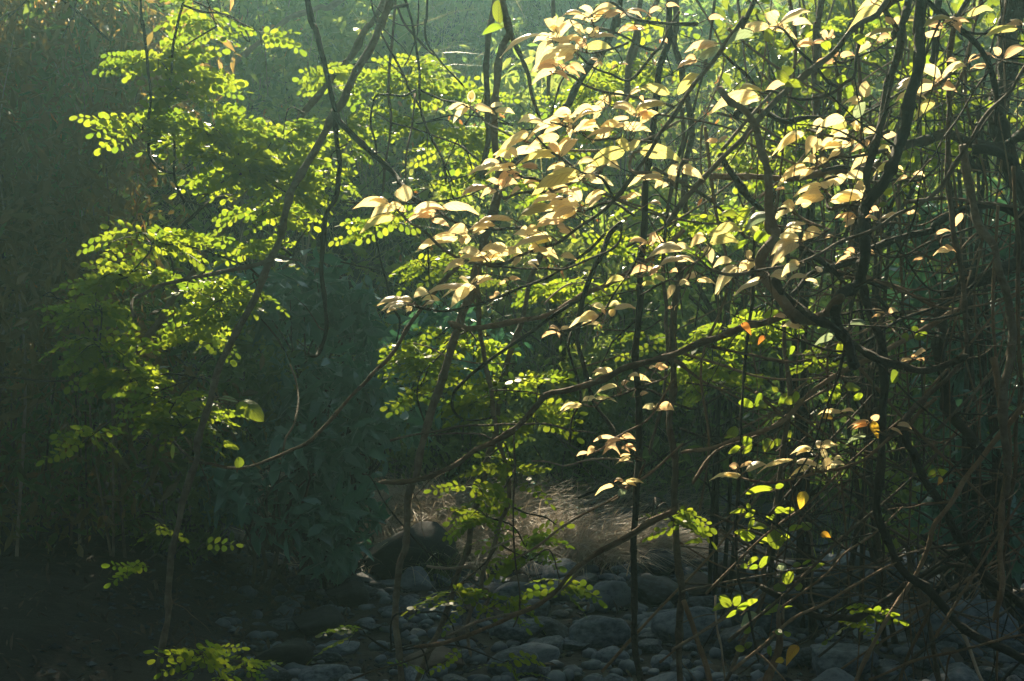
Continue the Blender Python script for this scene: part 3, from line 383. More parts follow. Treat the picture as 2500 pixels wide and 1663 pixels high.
'''

# leaves: crop then base x,y, tip x,y, width (crop pixels); c cream, p peach, o olive, g grey-green, y yellow, r withered, n green
LEAVES = '''
k c 570,400,165,580,90 720,450,510,460,90 690,480,530,720,170 750,370,625,225,120 755,370,830,200,80 700,470,950,250,90 940,280,1060,360,70 1050,165,835,170,80 1145,200,1385,65,100 1130,225,960,195,80 1160,250,1300,130,60 1180,400,1070,350,80 1190,390,1225,300,60 1190,430,1430,425,70 1000,420,790,480,60 910,470,790,510,80 990,565,520,740,110 945,640,850,700,100 710,850,690,830,30 1370,1200,1250,1120,90 1390,1200,1660,1290,120 920,1320,700,1330,60 545,1400,335,1390,100 790,1390,450,1550,80 820,1380,930,1400,80 890,1410,900,1550,80 1220,1440,940,1510,70 1410,1480,1120,1555,90 1710,1410,1890,1290,110 1520,1480,1790,1480,110 1530,1440,1420,1450,70 1590,1080,1700,1030,60 1530,1090,1385,1100,70 1160,1240,930,1320,90 1160,1370,1260,1260,60 1270,1260,980,1360,70 40,1270,235,1280,60 915,1300,740,1290,90
k p 1280,210,1480,140,80 1290,165,1500,130,70 1480,200,1540,165,50 1040,560,960,455,70 1045,550,1060,420,60 850,800,780,740,60 890,745,1055,815,100 1230,690,1130,675,40 1230,720,1165,775,50 1250,700,1265,745,25 1600,110,1800,155,60 1810,150,1940,90,50 1700,330,1480,355,60 1690,320,1760,340,40 1975,440,2020,490,50 1480,735,1560,735,30 1440,745,1390,785,35 2350,700,2160,760,70 2354,500,2270,560,50 1860,690,1880,740,40 775,740,525,790,100 735,790,500,920,90 1580,1350,1380,1390,50 1650,1330,1600,1290,50 1660,1340,1780,1290,60 1700,1110,1740,1150,50 2010,70,2140,65,40
k o 1060,540,1355,555,90 2050,1080,1750,1000,110 2140,1090,2354,850,120 2000,1190,1665,1280,130
b c 890,705,900,625,60 890,740,745,745,45 850,750,780,825,45 920,735,1040,770,60 1290,910,1090,1040,60 1500,945,1320,985,60 1350,1030,1190,1060,60 1510,1080,1615,960,70 1170,1090,1060,1060,60 1065,1130,895,1185,60 1200,1160,1020,1180,45 1540,1140,1430,1160,50 1570,1310,1410,1330,60 1640,1240,1560,1250,50 1700,1240,1850,1260,60 1640,1390,1600,1290,80 1680,1400,1800,1320,60 1500,1360,1325,1400,50 1600,1440,1400,1440,80 330,1410,110,1415,70 440,1390,430,1275,120 340,1440,220,1480,70 490,1460,680,1430,70 1180,1510,950,1530,55 1060,1550,900,1568,50 1610,1440,1450,1510,70 1560,1500,1380,1500,50 1620,1450,1520,1510,50 1640,860,1760,870,50 2220,1220,2010,1255,60 2270,1230,2310,1130,80 2220,1240,2170,1280,50 1740,1100,1650,1120,50 1750,1150,1660,1210,60 1830,1130,1910,1160,50
b p 1500,1060,1430,990,50 1355,1160,1235,1150,50 1000,1280,845,1330,60 1080,1270,1010,1240,40 1090,1280,1150,1180,60 1150,1190,1230,1215,40 1100,1290,1200,1260,50 1040,1310,965,1350,40 1165,1340,1225,1300,40 1250,1260,1345,1250,40 690,1425,910,1450,60 640,1490,470,1510,50 640,1480,520,1470,40 1450,1400,1560,1440,40 1500,1530,1350,1560,50 1950,1370,2050,1340,40 2120,1400,2190,1400,30
b o 1950,1040,1720,1150,110 1980,1040,1900,970,70 1990,1040,2050,970,60 2060,1050,2315,1085,100 1640,1185,1350,1305,110 370,1490,160,1568,60 1500,1060,1250,1100,50 1240,1480,1450,1420,80
c c 600,180,360,235,60 650,150,575,95,90 670,160,850,70,70 640,200,720,170,50 760,165,880,160,45 520,655,205,760,70 480,680,410,720,50 1340,265,1270,245,40 1780,530,1640,470,80 1790,525,1935,450,60 1730,560,1510,590,60 1740,590,1620,640,60 1570,650,1480,690,40 1260,670,1265,560,90 1230,690,1130,700,40 1120,820,950,890,80 890,880,965,830,50 1220,900,1170,850,60 1210,905,1190,840,50 840,920,650,1030,70 920,940,860,1040,80 1150,930,960,1000,80 1160,960,1110,1010,70 1240,910,1340,910,60 1100,1000,980,1020,50 1090,1045,1015,1080,50 920,1120,840,1110,50 940,1130,1000,1100,50 860,1160,680,1250,80 900,1170,820,1220,60 1130,1210,1260,1220,70 1050,1280,1130,1210,70 990,1290,1050,1220,80 1250,1300,1190,1290,80 960,1290,790,1330,60 980,1360,800,1390,90 1020,1385,1250,1350,90 960,1330,880,1330,50 770,1440,700,1400,60 760,1440,650,1500,70 560,1500,500,1480,70 1300,1080,1180,1150,70 1480,1150,1520,1180,30 0,1180,130,1220,60 820,1420,880,1400,50 850,1540,720,1568,40
c p 245,300,45,335,45 100,420,0,440,40 180,130,285,125,30 560,640,710,575,50 1340,0,1230,45,50 1450,170,1410,110,60 1460,170,1490,115,50 1000,270,955,225,50 1000,265,1040,230,40 990,290,900,300,40 900,300,780,325,50 1060,420,925,440,45 1070,390,1020,365,35 1090,390,1180,375,35 1350,260,1430,260,50 1300,300,1225,350,60 1340,300,1390,280,40 1800,190,1680,170,60 1780,225,1650,270,50 1850,160,1970,145,50 1870,160,1910,210,50 2340,170,2270,130,60 1740,580,1830,540,60 1790,600,1880,620,60 2050,390,1980,420,40 2060,370,2140,380,40 2190,380,2150,330,60 2220,400,2356,330,70 1900,420,1830,420,30 2090,460,2000,460,30 1580,640,1550,590,60 1590,635,1610,580,40 1300,980,1180,1030,60 1380,960,1480,930,50 1550,1220,1470,1255,30 1590,1200,1660,1205,30 1200,1500,1090,1490,50 1190,1510,1130,1550,50 1250,1490,1340,1445,40 1370,1505,1475,1490,35 1530,1470,1620,1470,30 1930,1470,1880,1550,50 240,980,165,970,30 255,985,310,940,40 640,1310,700,1300,20
c o 1405,50,1165,175,110 550,620,410,605,60 1450,200,1300,235,50 1540,140,1640,140,50 1960,110,2120,60,50 1860,130,1690,160,60 2310,195,2110,230,45 1740,700,1620,800,80 1130,840,1040,900,90 1420,1140,1330,1190,50 1350,1030,1430,1050,60
c g 490,230,320,290,70 270,345,110,410,70 1190,815,1250,705,80 620,1470,450,1568,80
f c 160,70,70,120,70 170,130,200,220,80 -60,150,50,150,60 -60,215,75,230,40 800,90,660,60,60 960,30,840,80,90 800,110,640,230,90 340,230,230,260,60 370,260,245,410,90 470,210,440,160,60 460,230,400,290,70 800,270,700,320,70 870,340,750,350,40 950,310,930,265,60 720,350,620,330,80 530,370,380,440,40 510,250,420,260,60 830,20,720,20,50 100,370,220,385,35 60,400,0,380,30 830,690,710,670,70 1060,1270,945,1280,35 960,1520,930,1470,60 970,1520,1070,1495,40 900,1540,765,1550,50 960,1530,990,1590,50 700,200,640,240,60
f p 100,330,20,350,50 1160,200,1070,235,30 1150,190,1190,180,25 1280,170,1320,180,30 980,70,1040,60,25 1190,170,1140,150,35 1850,160,1745,175,50 1750,45,1840,20,30 1660,210,1590,230,25 1400,590,1310,565,30 1420,590,1480,575,45 1370,605,1315,615,25 1660,630,1650,650,30 1600,890,1670,850,35 1590,910,1515,925,30 1620,905,1660,915,25 1090,1270,1175,1265,30 1290,1350,1155,1370,40 1280,1360,1190,1385,30 1310,1330,1350,1290,60 1480,1360,1570,1380,40 720,620,640,610,40
f o 180,50,380,10,80 190,110,370,95,90 470,50,520,0,70
f g 1040,750,920,800,60 1270,660,1150,670,50 1270,1430,1145,1475,45
f y 1040,1310,945,1310,45 1300,1340,1350,1440,70
f r 410,660,475,735,55 570,750,520,805,40
e c 870,30,750,20,90 800,70,550,130,60 870,50,860,100,60 900,40,1000,0,40 1440,60,1190,130,50 1290,60,1200,40,60 1360,20,1270,40,70 965,190,830,160,70 1000,190,1140,140,80 970,210,820,210,50 850,240,720,295,50 1100,190,1230,170,60 960,230,1100,220,60 1240,200,1180,250,60 1280,240,1350,245,35 1380,160,1480,200,60 1510,200,1610,215,50 1290,160,1370,140,50 880,380,820,345,30 890,380,960,350,35 930,390,1030,355,35 900,410,600,440,50 880,420,770,520,90 590,440,510,470,70 680,500,570,495,45 460,510,275,515,60 460,520,300,550,40 480,530,450,575,50 420,540,340,565,40 1820,560,1730,530,40 1870,560,2005,545,45 1850,610,1880,560,50 1760,600,1660,610,45 1740,630,1590,670,45 1870,1010,1755,1010,60 1990,1045,2120,1055,50 1900,1095,1755,1145,40 1730,1190,1665,1195,40 1745,1180,1880,1190,30 1660,1230,1520,1270,40 2150,1250,2085,1240,50 2356,150,2140,185,80 2356,215,2210,250,50 2300,400,2255,470,60 2330,400,2380,370,40
e p 1500,20,1600,60,60 1130,380,1085,390,25 1160,360,1225,350,35 1050,490,1020,480,30 1050,490,1090,455,35 1770,600,1730,650,40 1480,720,1390,750,30 1500,700,1440,690,30 1510,710,1575,690,30 1500,715,1500,745,25 2110,280,2010,310,60 2120,330,2205,270,40 2260,310,2310,300,30 2110,100,2000,90,35 2130,100,2160,30,50 2140,80,2210,90,35 1905,1000,1915,970,30 1930,1090,1980,1060,30 2190,1240,2280,1250,70 2060,1160,2110,1140,30 2180,970,2240,960,50 2120,970,2160,960,25 1910,1450,2010,1450,50 1900,1460,1760,1460,40 1890,1480,1810,1545,45 1740,1510,1700,1560,40 1700,1550,1630,1568,30 1960,1500,2020,1530,35 2270,560,2260,540,40
e o 1450,80,1320,120,60 1950,350,1840,375,50 2070,400,2160,395,35 2230,370,2160,350,40
h c 1880,215,1765,265,40 1960,190,2070,190,40 1990,30,1900,60,35
h p 1950,190,1890,185,25
h g 1910,300,1960,250,60
i c 400,150,215,160,45 440,120,570,70,45 760,40,550,100,45 870,100,750,150,50 900,90,980,120,45 995,110,1010,25,75 1020,70,1105,65,35
i p 385,100,330,75,60 395,90,485,75,40
i y 850,260,810,370,90 950,560,1025,570,50 800,1325,715,1450,80 700,1420,640,1430,50 1800,180,1760,210,50
i n 620,240,430,280,55 640,230,700,215,40 430,400,325,410,40 480,400,440,355,40 500,400,430,435,50 640,400,720,390,50 700,400,770,370,60 640,430,570,450,60 450,520,500,450,50 580,500,480,510,50 430,560,360,540,50 400,570,505,560,80 640,520,650,660,120 670,590,740,590,60 600,600,520,600,50 730,530,830,500,45 830,520,890,480,60 450,760,525,720,45 520,780,460,790,40 530,780,605,710,60 450,780,395,780,35 700,890,765,815,70 700,900,635,940,60 770,910,830,910,60 830,765,890,730,30 870,800,940,780,35 920,790,985,760,30 760,770,820,765,30 340,1040,250,980,80 350,1040,400,970,70 300,1050,205,1085,50 390,1080,440,1020,60 440,1050,515,1000,60 380,1090,300,1130,40 560,1090,700,1055,50 520,1110,610,1110,40 700,1070,760,1050,30 420,1230,480,1200,50 430,1345,360,1340,45 435,1340,480,1300,35 600,1390,610,1325,50 700,1240,750,1240,50 640,1220,690,1240,40 60,440,0,400,80 130,570,195,510,60 120,610,10,620,40 1750,130,1690,150,50 1760,130,1830,120,60
i g 720,780,660,780,60 520,1110,420,1170,90
f n 490,1230,385,1210,60 500,1230,550,1150,60 600,1210,520,1220,60 660,1230,730,1150,60 760,1220,780,1130,70 770,1200,700,1210,60 1090,1150,1010,1130,90 1090,1180,1010,1160,50 1050,1200,980,1200,50 1130,1110,1230,1110,60 1180,1170,1245,1160,60 1040,1110,1095,1100,60 330,1450,365,1370,70 350,1450,285,1455,20 420,1500,480,1450,60 440,1500,430,1440,60 400,1530,315,1560,50 480,1510,410,1560,60 560,1540,630,1470,60 640,1500,680,1460,50 730,1470,750,1400,50 660,1130,620,1100,40 870,1080,880,1050,30 930,910,900,930,50 1060,850,1110,800,80 1490,1010,1440,1060,90 570,620,660,570,70 450,590,390,580,50 720,890,775,820,50 1600,720,1600,680,50 1600,760,1690,730,60 1560,770,1510,750,50 560,100,520,20,90 430,120,380,100,90
c n 740,560,650,490,85 700,540,700,465,100 1000,530,940,490,90 600,290,590,200,60 830,240,850,170,60 860,270,900,210,60 680,330,650,280,60 700,350,780,330,50 560,20,590,-10,60 530,90,490,60,50 1080,740,1050,720,50 1130,790,1150,740,80 220,1490,200,1568,80 380,1480,250,1490,50 370,1510,470,1450,70 1940,30,1890,60,80 2100,120,2160,130,80 1590,330,1580,400,50 1350,1410,1410,1405,40 1390,1340,1450,1300,50 830,590,700,590,60 1180,640,1100,640,90 980,600,900,640,70 1250,300,1180,250,60 1010,340,960,290,50 1120,560,1060,540,60 870,640,820,640,40 1700,380,1690,460,60 2000,130,1960,160,60 2150,700,2090,740,60 1560,1060,1600,1120,60
b n 1085,155,1078,0,75 1110,180,970,240,40 370,120,315,110,40 1050,1080,1010,1075,60
d n 1640,1210,1820,1340,110 1650,1255,1630,1300,70 1370,1240,1300,1210,80 490,1020,400,960,55 1700,1210,1640,1280,60 1540,1500,1650,1530,60 1180,1500,1190,1600,50
d g 1640,1205,1520,1175,40
g n 1640,95,1645,20,80
'''

rng = np.random.default_rng(11)
def gz(x, y): return ground(float(x), float(y))
def unit(a): return a / np.maximum(np.linalg.norm(a, axis=-1, keepdims=True), 1e-9)
def leaf_cloud(P, size, width=.45, up=.5, droop=.2, jit=.35, toward=(0, -.15, 0)):
    """six-sided leaves; P (N,3) base points"""
    N = len(P)
    d = unit(rng.normal(size=(N, 3)) + np.array([0, 0, -droop]))
    n = rng.normal(size=(N, 3)) * (1 - up) + np.array([0, 0, up]) + np.array(toward)
    s = unit(np.cross(n, d)); n = unit(np.cross(d, s))
    L = size * (1 + jit * rng.normal(size=(N, 1)).clip(-1.6, 1.6)); Wd = L * width * .5
    b = n * L * .10
    V = np.stack([P, P + d * L * .28 + s * Wd * .85, P + d * L * .62 + s * Wd * .8 - b * .3, P + d * L - b * 2,
                  P + d * L * .62 - s * Wd * .8 - b * .3, P + d * L * .28 - s * Wd * .85], axis=1).reshape(-1, 3)
    return V, np.arange(N * 6, dtype=np.int32).reshape(-1, 6)
def blades(P, L, wid, lean=.5, bend=.6, dirs=None, seg=3):
    N = len(P); a = rng.uniform(0, 6.283, N)
    h = np.stack([np.cos(a), np.sin(a), 0 * a], 1)
    if dirs is not None: h = unit(h * .8 + dirs)
    ln = L * rng.uniform(.5, 1.25, (N, 1)); le = lean * rng.uniform(.3, 1.3, (N, 1)); be = bend * rng.uniform(.3, 1.4, (N, 1))
    s = unit(np.cross(h, np.array([0, 0, 1.0])) + rng.normal(size=(N, 3)) * .3); rows = []
    for k in range(seg + 1):
        t = k / seg
        c = P + np.array([0, 0, 1.0]) * ln * (t - be * .55 * t * t) + h * ln * (le * t + be * .7 * t * t)
        wd = wid * (1 - t) ** .7 + .0006
        rows += [c - s * wd * .5, c + s * wd * .5]
    V = np.stack(rows, 1).reshape(-1, 3); m = 2 * (seg + 1); base = np.arange(N)[:, None] * m
    F = np.concatenate([base + np.array([2 * k, 2 * k + 1, 2 * k + 3, 2 * k + 2]) for k in range(seg)]).astype(np.int32)
    return V, F
def grow_twig(p0, dr, L, r, seed, sag=.12):
    pts = [p0]; d = dr.normalized(); n_ = 6
    for q in range(n_):
        d = (d + Vector((random.gauss(0, .16), random.gauss(0, .12), random.gauss(0, .16) - sag * .25))).normalized()
        pts.append(pts[-1] + d * L / n_)
    return spline(pts, 3)
def merge(parts):
    V = []; F = []; off = 0
    for v, f in parts:
        V += list(v); F += [tuple(q + off for q in g) for g in f]; off += len(v)
    return V, F

# ------------------------------------------------------------------ ground: one sheet, stream bed, banks and hill
xs = np.concatenate([np.linspace(-60, -9, 24), np.linspace(-8.6, 8.6, 130), np.linspace(9, 60, 24)])
ys = np.concatenate([np.linspace(-30, 1.5, 12), np.linspace(2, 16, 120), np.linspace(16.3, 34, 50), np.linspace(36, 90, 14)])
V = []
for y in ys:
    for x in xs:
        z = gz(x, y)
        if -9 < x < 9 and 2 < y < 17: z += .03 * noise.noise(Vector((x * 5, y * 5, 1)))
        V.append((x, y, z))
nx = len(xs)
F = np.array([(j * nx + i_, j * nx + i_ + 1, (j + 1) * nx + i_ + 1, (j + 1) * nx + i_) for j in range(len(ys) - 1) for i_ in range(nx - 1)], dtype=np.int32)
tag(mesh_obj('ground', V, F, 'earth'), kind='structure')

# ------------------------------------------------------------------ stones of the dry stream bed
import bmesh
def stone_mesh(name, seed, mat, ang=.5):
    bm = bmesh.new(); bmesh.ops.create_icosphere(bm, subdivisions=4, radius=1)
    rr = random.Random(seed)
    pl = [(Vector((rr.gauss(0, 1), rr.gauss(0, 1), rr.gauss(0, 1))).normalized(), rr.uniform(.45, .85)) for _ in range(13)]
    for v in bm.verts:
        p = v.co.copy()
        for n_, d_ in pl:
            q = p.dot(n_) - d_
            if q > 0: p -= n_ * q * (.72 + ang * .26)
        p *= 1 + .10 * noise.noise(p * 1.3 + Vector((seed, 0, 0))) + .045 * noise.noise(p * 4 + Vector((seed, 3, 0))) + .02 * noise.noise(p * 12)
        v.co = p
    me = bpy.data.meshes.new(name); bm.to_mesh(me); bm.free()
    me.polygons.foreach_set('use_smooth', [True] * len(me.polygons)); me.materials.append(M[mat]); return me
SM = [stone_mesh('stone', s, m_, a_) for s, m_, a_ in [(1, 'stone', .3), (2, 'stone', .6), (3, 'stone', .2), (4, 'stone', .9), (5, 'stone', .5), (6, 'stonebrown', .6), (7, 'stone', .4), (8, 'stonepale', .8)]]
def put_stone(x, y, a, b, c, rz, me, label, group=None, sink=.25, name='stone', tilt=.2):
    o = bpy.data.objects.new(name, me); COL.objects.link(o)
    o.location = (x, y, gz(x, y) + c * (1 - 2 * sink)); o.scale = (a, b, c); o.rotation_euler = (U(-tilt, tilt), U(-tilt, tilt), rz)
    tag(o, label, 'stone' if name == 'stone' else name, group); return o
LMK = [(770,265,'crossing of the hooked liana'),(350,380,'flat-hooked vine'),(740,800,'upturned hook of the dark liana'),(1150,30,'upright yellow-green leaf'),(1300,100,'topmost cream cluster'),(1080,240,'small detached cream cluster'),(930,450,'upright cream leaf'),
 (1350,420,'broad fan of cream leaves'),(950,690,'lowest cluster of the cream fan'),(1590,300,'knobbly upright trunk'),(1850,200,'long grey pole'),(1770,600,'S-bent liana'),(1870,730,'gnarled fork'),(2000,200,'thick dropping liana'),(2130,230,'forked twig of cream leaves'),
 (2250,600,'massive black trunk'),(2080,700,'three tiny peach leaves'),(1920,380,'round cream leaf'),(1480,1000,'plumb dark stem'),(1560,1100,'twisting brown stem'),(1700,760,'withered orange leaf'),(1850,1080,'bottom row of cream leaves'),(1890,960,'folded yellow leaf'),
 (1850,1150,'round yellow leaf'),(1740,1250,'broad green leaves'),(1790,1500,'splintered stake'),(1950,1420,'smile-shaped bough'),(2100,1310,'crossing sticks'),(2300,1500,'dark corner boulder'),(2280,1100,'frayed brown vines'),(1100,900,'rows of pinnate leaflets'),
 (1100,1350,'knotted root'),(925,1290,'black boulder'),(1100,1200,'dry grass mound'),(880,1110,'blunt broken branch end'),(190,140,'drooping thicket tops'),(100,870,'reaching bare twig'),(500,940,'glossy leaf on the trunk'),(720,1300,'lowest glossy shrub'),
 (1390,1495,'big oval stone'),(1520,1370,'long flat-topped boulder'),(1200,1470,'low grey slab stone'),(1690,1310,'round brown stone'),(1940,1330,'slanting slab boulder'),(1800,1440,'large shaded boulder'),(1960,1560,'grey flat boulder'),(1530,1300,'pale grass tuft')]
def near(dx, dy):
    b = min(LMK, key=lambda q: (q[0] - dx) ** 2 + (q[1] - dy) ** 2); ex, ey = dx - b[0], dy - b[1]
    rel = 'beside' if abs(ex) > abs(ey) * 1.2 and abs(ex) > 60 else 'just above' if ey < -35 else 'just below' if ey > 35 else 'right at'
    return rel.replace('right at', 'close to') + ' the ' + b[2]
def todisp(x, y, z): return (x / y / .0003055 + 1178.5, 784 - (z - 1.7) / y / .0003055)
placed = []
def dispxy(dx, dy):
    """ground point seen at a pixel of the photograph shown 2357 wide"""
    ty = (dy - 784) * .0003055; d = 1.7 / max(ty, .05)
    for _ in range(6): d = (1.7 - gz((dx - 1178.5) * .0003055 * d, d)) / ty
    return (dx - 1178.5) * .0003055 * d, d
HAND = [ # pixel of the foot in the 2357-wide picture, half sizes, spin, mesh, label
 (925, 1338, .38, .28, .29, .25, 'K', 'black angular boulder at the foot of the dry grass mound', 'boulder'),
 (1003, 1330, .18, .16, .20, .8, 'K', 'smaller black lump joined to the end of the black boulder', 'stone'),
 (1390, 1495, .20, .16, .12, .2, 0, 'big smooth oval dark stone in front of the paired rod, near the bottom', 'stone'),
 (1590, 1480, .22, .17, .13, .1, 2, 'broad rounded dark stone behind the foot of the plumb dark stem', 'stone'),
 (1200, 1478, .19, .13, .08, .25, 1, 'long low grey slab stone under the paired rod', 'stone'),
 (1262, 1510, .14, .11, .07, .9, 4, 'cracked flat-topped stone just below the long low slab', 'stone'),
 (1520, 1395, .25, .17, .12, -.3, 1, 'long flat-topped sloping boulder in the middle of the stones', 'boulder'),
 (1410, 1405, .17, .15, .12, .5, 0, 'rounded boulder tucked against the long flat-topped one', 'boulder'),
 (1280, 1385, .16, .14, .11, .2, 3, 'peaked dark stone below the green leaflet spray', 'stone'),
 (1530, 1320, .22, .20, .12, .4, 4, 'wide stone by the edge of the pale dry grass tuft', 'stone'),
 (1185, 1560, .17, .13, .09, .3, 1, 'stone with a bluish flat face at the very bottom', 'stone'),
 (1940, 1350, .30, .22, .17, -.5, 3, 'slanting slab boulder with a long sloping face beyond the green-leaved stem', 'boulder'),
 (2060, 1370, .22, .2, .14, .3, 1, 'squarish grey boulder behind the crossing sticks', 'boulder'),
 (1690, 1340, .15, .14, .13, .5, 'B', 'round brownish stone beside the twisting brown stem', 'stone'),
 (1765, 1345, .07, .06, .05, .5, 'P', 'small pale roundish stone next to the brown one', 'stone'),
 (1800, 1460, .30, .22, .18, .3, 0, 'large dark boulder in the shade above the splintered stake', 'boulder'),
 (1400, 1452, .09, .08, .05, .3, 4, 'small low stone between the oval stone and the boulders', 'stone'),
 (640, 1545, .17, .14, .11, .2, 'K', 'big dark boulder below the hollow in the bank', 'boulder'),
 (720, 1470, .18, .15, .12, .7, 'K', 'dark boulder with a sloping top at the edge of the earth bank', 'boulder'),
 (790, 1400, .16, .14, .12, .7, 'K', 'black stone under the glossy shrub edge', 'stone'),
 (1050, 1490, .14, .1, .08, .4, 'B', 'brown wedge stone by the knotted root', 'stone'),
 (2250, 1500, .30, .25, .2, .4, 2, 'dark boulder in the bottom corner behind the fanned sticks', 'boulder'),
 (1960, 1560, .25, .2, .12, .1, 4, 'grey flat boulder below the smile-shaped bough', 'boulder')]
SMK = stone_mesh('black_boulder', 21, 'stoneblack', .95)
for (dx, dy, a, b, c, rz, mi, lb, ct) in HAND:
    x, y = dispxy(dx, dy); y += b * .6
    me = SMK if mi == 'K' else SM[5] if mi == 'B' else SM[7] if mi == 'P' else SM[mi]
    put_stone(x, y, a, b, c, rz, me, lb, name=ct); placed.append((x, y, max(a, b)))
n = 0; tries = 0
ZN = [('dark rounded stone lying in the open middle of the stream bed', 'dark rounded stones in the middle of the stream bed'),
      ('dark stone lying at the bank side of the stream bed', 'dark stones along the earth bank'),
      ('dark stone half hidden behind the thin sticks of the tangle', 'dark stones behind the tangle'),
      ('small dark stone at the far end of the stream bed', 'small stones at the far end of the stream bed')]
while n < 270 and tries < 9000:
    tries += 1
    y = 6.4 + 6.6 * R() ** 1.1; x = U(-1.9, 4.4) * (.35 + y / 16)
    if x < -1.5 + .12 * (y - 7) and R() < .85: continue
    if y > 10.4 and x < .9 and abs(x + .35) < 1.3: continue
    r = random.choice([.07, .08, .09, .10, .12, .14, .16, .19]) * (.8 + .4 * R())
    if any((x - px_) ** 2 + (y - py_) ** 2 < (.64 * (r + pr)) ** 2 for px_, py_, pr in placed): continue
    placed.append((x, y, r)); n += 1
    z_ = 3 if y > 11.2 else 1 if x < -.8 else 2 if x > 1.7 else 0
    me = SM[5] if R() < .10 else SM[7] if (R() < .035 and r < .14) else SM[random.choice([0, 1, 2, 3, 4, 6])]
    lb, gr = ZN[z_]
    if me is SM[5]: lb, gr = 'brownish stone lying among the dark stones of the stream bed', 'brownish stones'
    if me is SM[7]: lb, gr = 'pale grey stone lying among the dark stones of the stream bed', 'pale stones'
    sa, sb, sc2 = r * U(.9, 1.3), r * U(.75, 1.05), r * U(.38, .62)
    wd_ = ('small' if r < .09 else 'fist-sized' if r < .11 else 'middling' if r < .15 else 'large') + (' flat' if sc2 / r < .46 else ' humped' if sc2 / r > .56 else ' rounded') + (' long' if sa / sb > 1.4 else '')
    lb = f"{wd_} {'brownish' if me is SM[5] else 'pale grey' if me is SM[7] else 'dark'} stone {near(*todisp(x, y, gz(x, y)))}"
    put_stone(x, y, sa, sb, sc2, U(0, 3.14), me, lb, gr, sink=.3)
sv = []; sf = []; off = 0
# small cobbles filling the gaps: one mass of stuff
bmc = bmesh.new(); bmesh.ops.create_icosphere(bmc, subdivisions=2, radius=1); cv = np.array([tuple(v.co) for v in bmc.verts]); cf = np.array([[v.index for v in f.verts] for f in bmc.faces]); bmc.free()
for k in range(1500):
    y = 6.3 + 6.6 * R() ** 1.1; x = U(-1.95, 4.4) * (.35 + y / 16); r = U(.022, .065)
    ph = rng.normal(size=3); dsp = 1 + .22 * np.sin(cv @ ph * 2.2 + k) * .6 + .1 * np.sin(cv @ rng.normal(size=3) * 4)
    a = U(0, 6.28); ca, sa = math.cos(a), math.sin(a); q = cv * dsp[:, None] * np.array([r, r * U(.6, .9), r * U(.4, .7)])
    q = np.stack([q[:, 0] * ca - q[:, 1] * sa, q[:, 0] * sa + q[:, 1] * ca, q[:, 2]], 1) + np.array([x, y, gz(x, y) + .012])
    sv.append(q); sf.append(cf + off); off += len(cv)
tag(mesh_obj('small_cobbles', np.concatenate(sv), np.concatenate(sf).astype(np.int32), 'stone'), kind='stuff')
# gravel between the stones, litter, twigs: nobody could count them
parts = []; N = 9000
gx = rng.uniform(-2.2, 5, N); gy = rng.uniform(6, 13.4, N)
ico = [(1, 0, 0), (-1, 0, 0), (0, 1, 0), (0, -1, 0), (0, 0, 1), (0, 0, -1)]; icf = [(0, 2, 4), (2, 1, 4), (1, 3, 4), (3, 0, 4), (2, 0, 5), (1, 2, 5), (3, 1, 5), (0, 3, 5)]
Vv = np.zeros((N, 6, 3)); 
gzv = np.array([gz(a, b) for a, b in zip(gx, gy)])
sz = rng.uniform(.008, .03, (N, 1, 1)) * np.array([1, .8, .55]); Vv = np.array(ico)[None] * sz * rng.uniform(.6, 1.3, (N, 6, 1)) + np.stack([gx, gy, gzv + .006], 1)[:, None]
Fg = (np.arange(N)[:, None, None] * 6 + np.array(icf)[None]).reshape(-1, 3)
tag(mesh_obj('gravel', Vv.reshape(-1, 3), Fg, 'stone', smooth=False), kind='stuff')
N = 5200
lx = np.concatenate([rng.uniform(-2.2, 5, 2200), rng.uniform(-5, -1.0, 3000)]); ly = np.concatenate([rng.uniform(6, 13, 2200), rng.uniform(6, 11, 3000)])
Pl = np.array([(a, b, gz(a, b) + .012 + .02 * R()) for a, b in zip(lx, ly)])
v, f = leaf_cloud(Pl, .05, .26, up=.7, droop=0, jit=.6)
tag(mesh_obj('leaf_litter', v, f, 'litter', smooth=False), kind='stuff')

# ------------------------------------------------------------------ dry grass and green grass
def scatter(n, cx, cyy, sx, sy, lift=0):
    a = rng.normal(size=n) * sx + cx; b = rng.normal(size=n) * sy + cyy
    return np.array([(x, y, gz(x, y) + lift) for x, y in zip(a, b)])
P = np.concatenate([scatter(4200, -.75, 11.2, .58, .42), scatter(1900, .15, 10.9, .38, .28), scatter(1000, .85, 10.9, .22, .18), scatter(2200, -1.5, 11.6, .5, .35), scatter(1800, -.2, 12.6, 1.2, .3)])
d = np.stack([(P[:, 0] + .3) * .9, -np.ones(len(P)) * .5, P[:, 2] * 0], 1)
v, f = blades(P, .44, .0085, lean=.7, bend=1.3, dirs=d, seg=5)
tag(mesh_obj('dry_grass', v, f, 'straw'), kind='stuff')
P = np.concatenate([scatter(260, -.55, 10.1, .09, .07)]); v, f = blades(P, .34, .007, lean=.4, bend=.9, seg=4)
tag(mesh_obj('grass_tuft', v, f, 'grass'), 'tuft of long thin green grass in front of the black boulder', 'grass')
P = np.concatenate([scatter(7000, .8, 13.6, 3.2, .5), scatter(2500, 4.2, 12.2, 1.0, .7)]); v, f = blades(P, .36, .007, lean=.4, bend=.8, seg=3)
tag(mesh_obj('grass', v, f, 'grass'), kind='stuff')

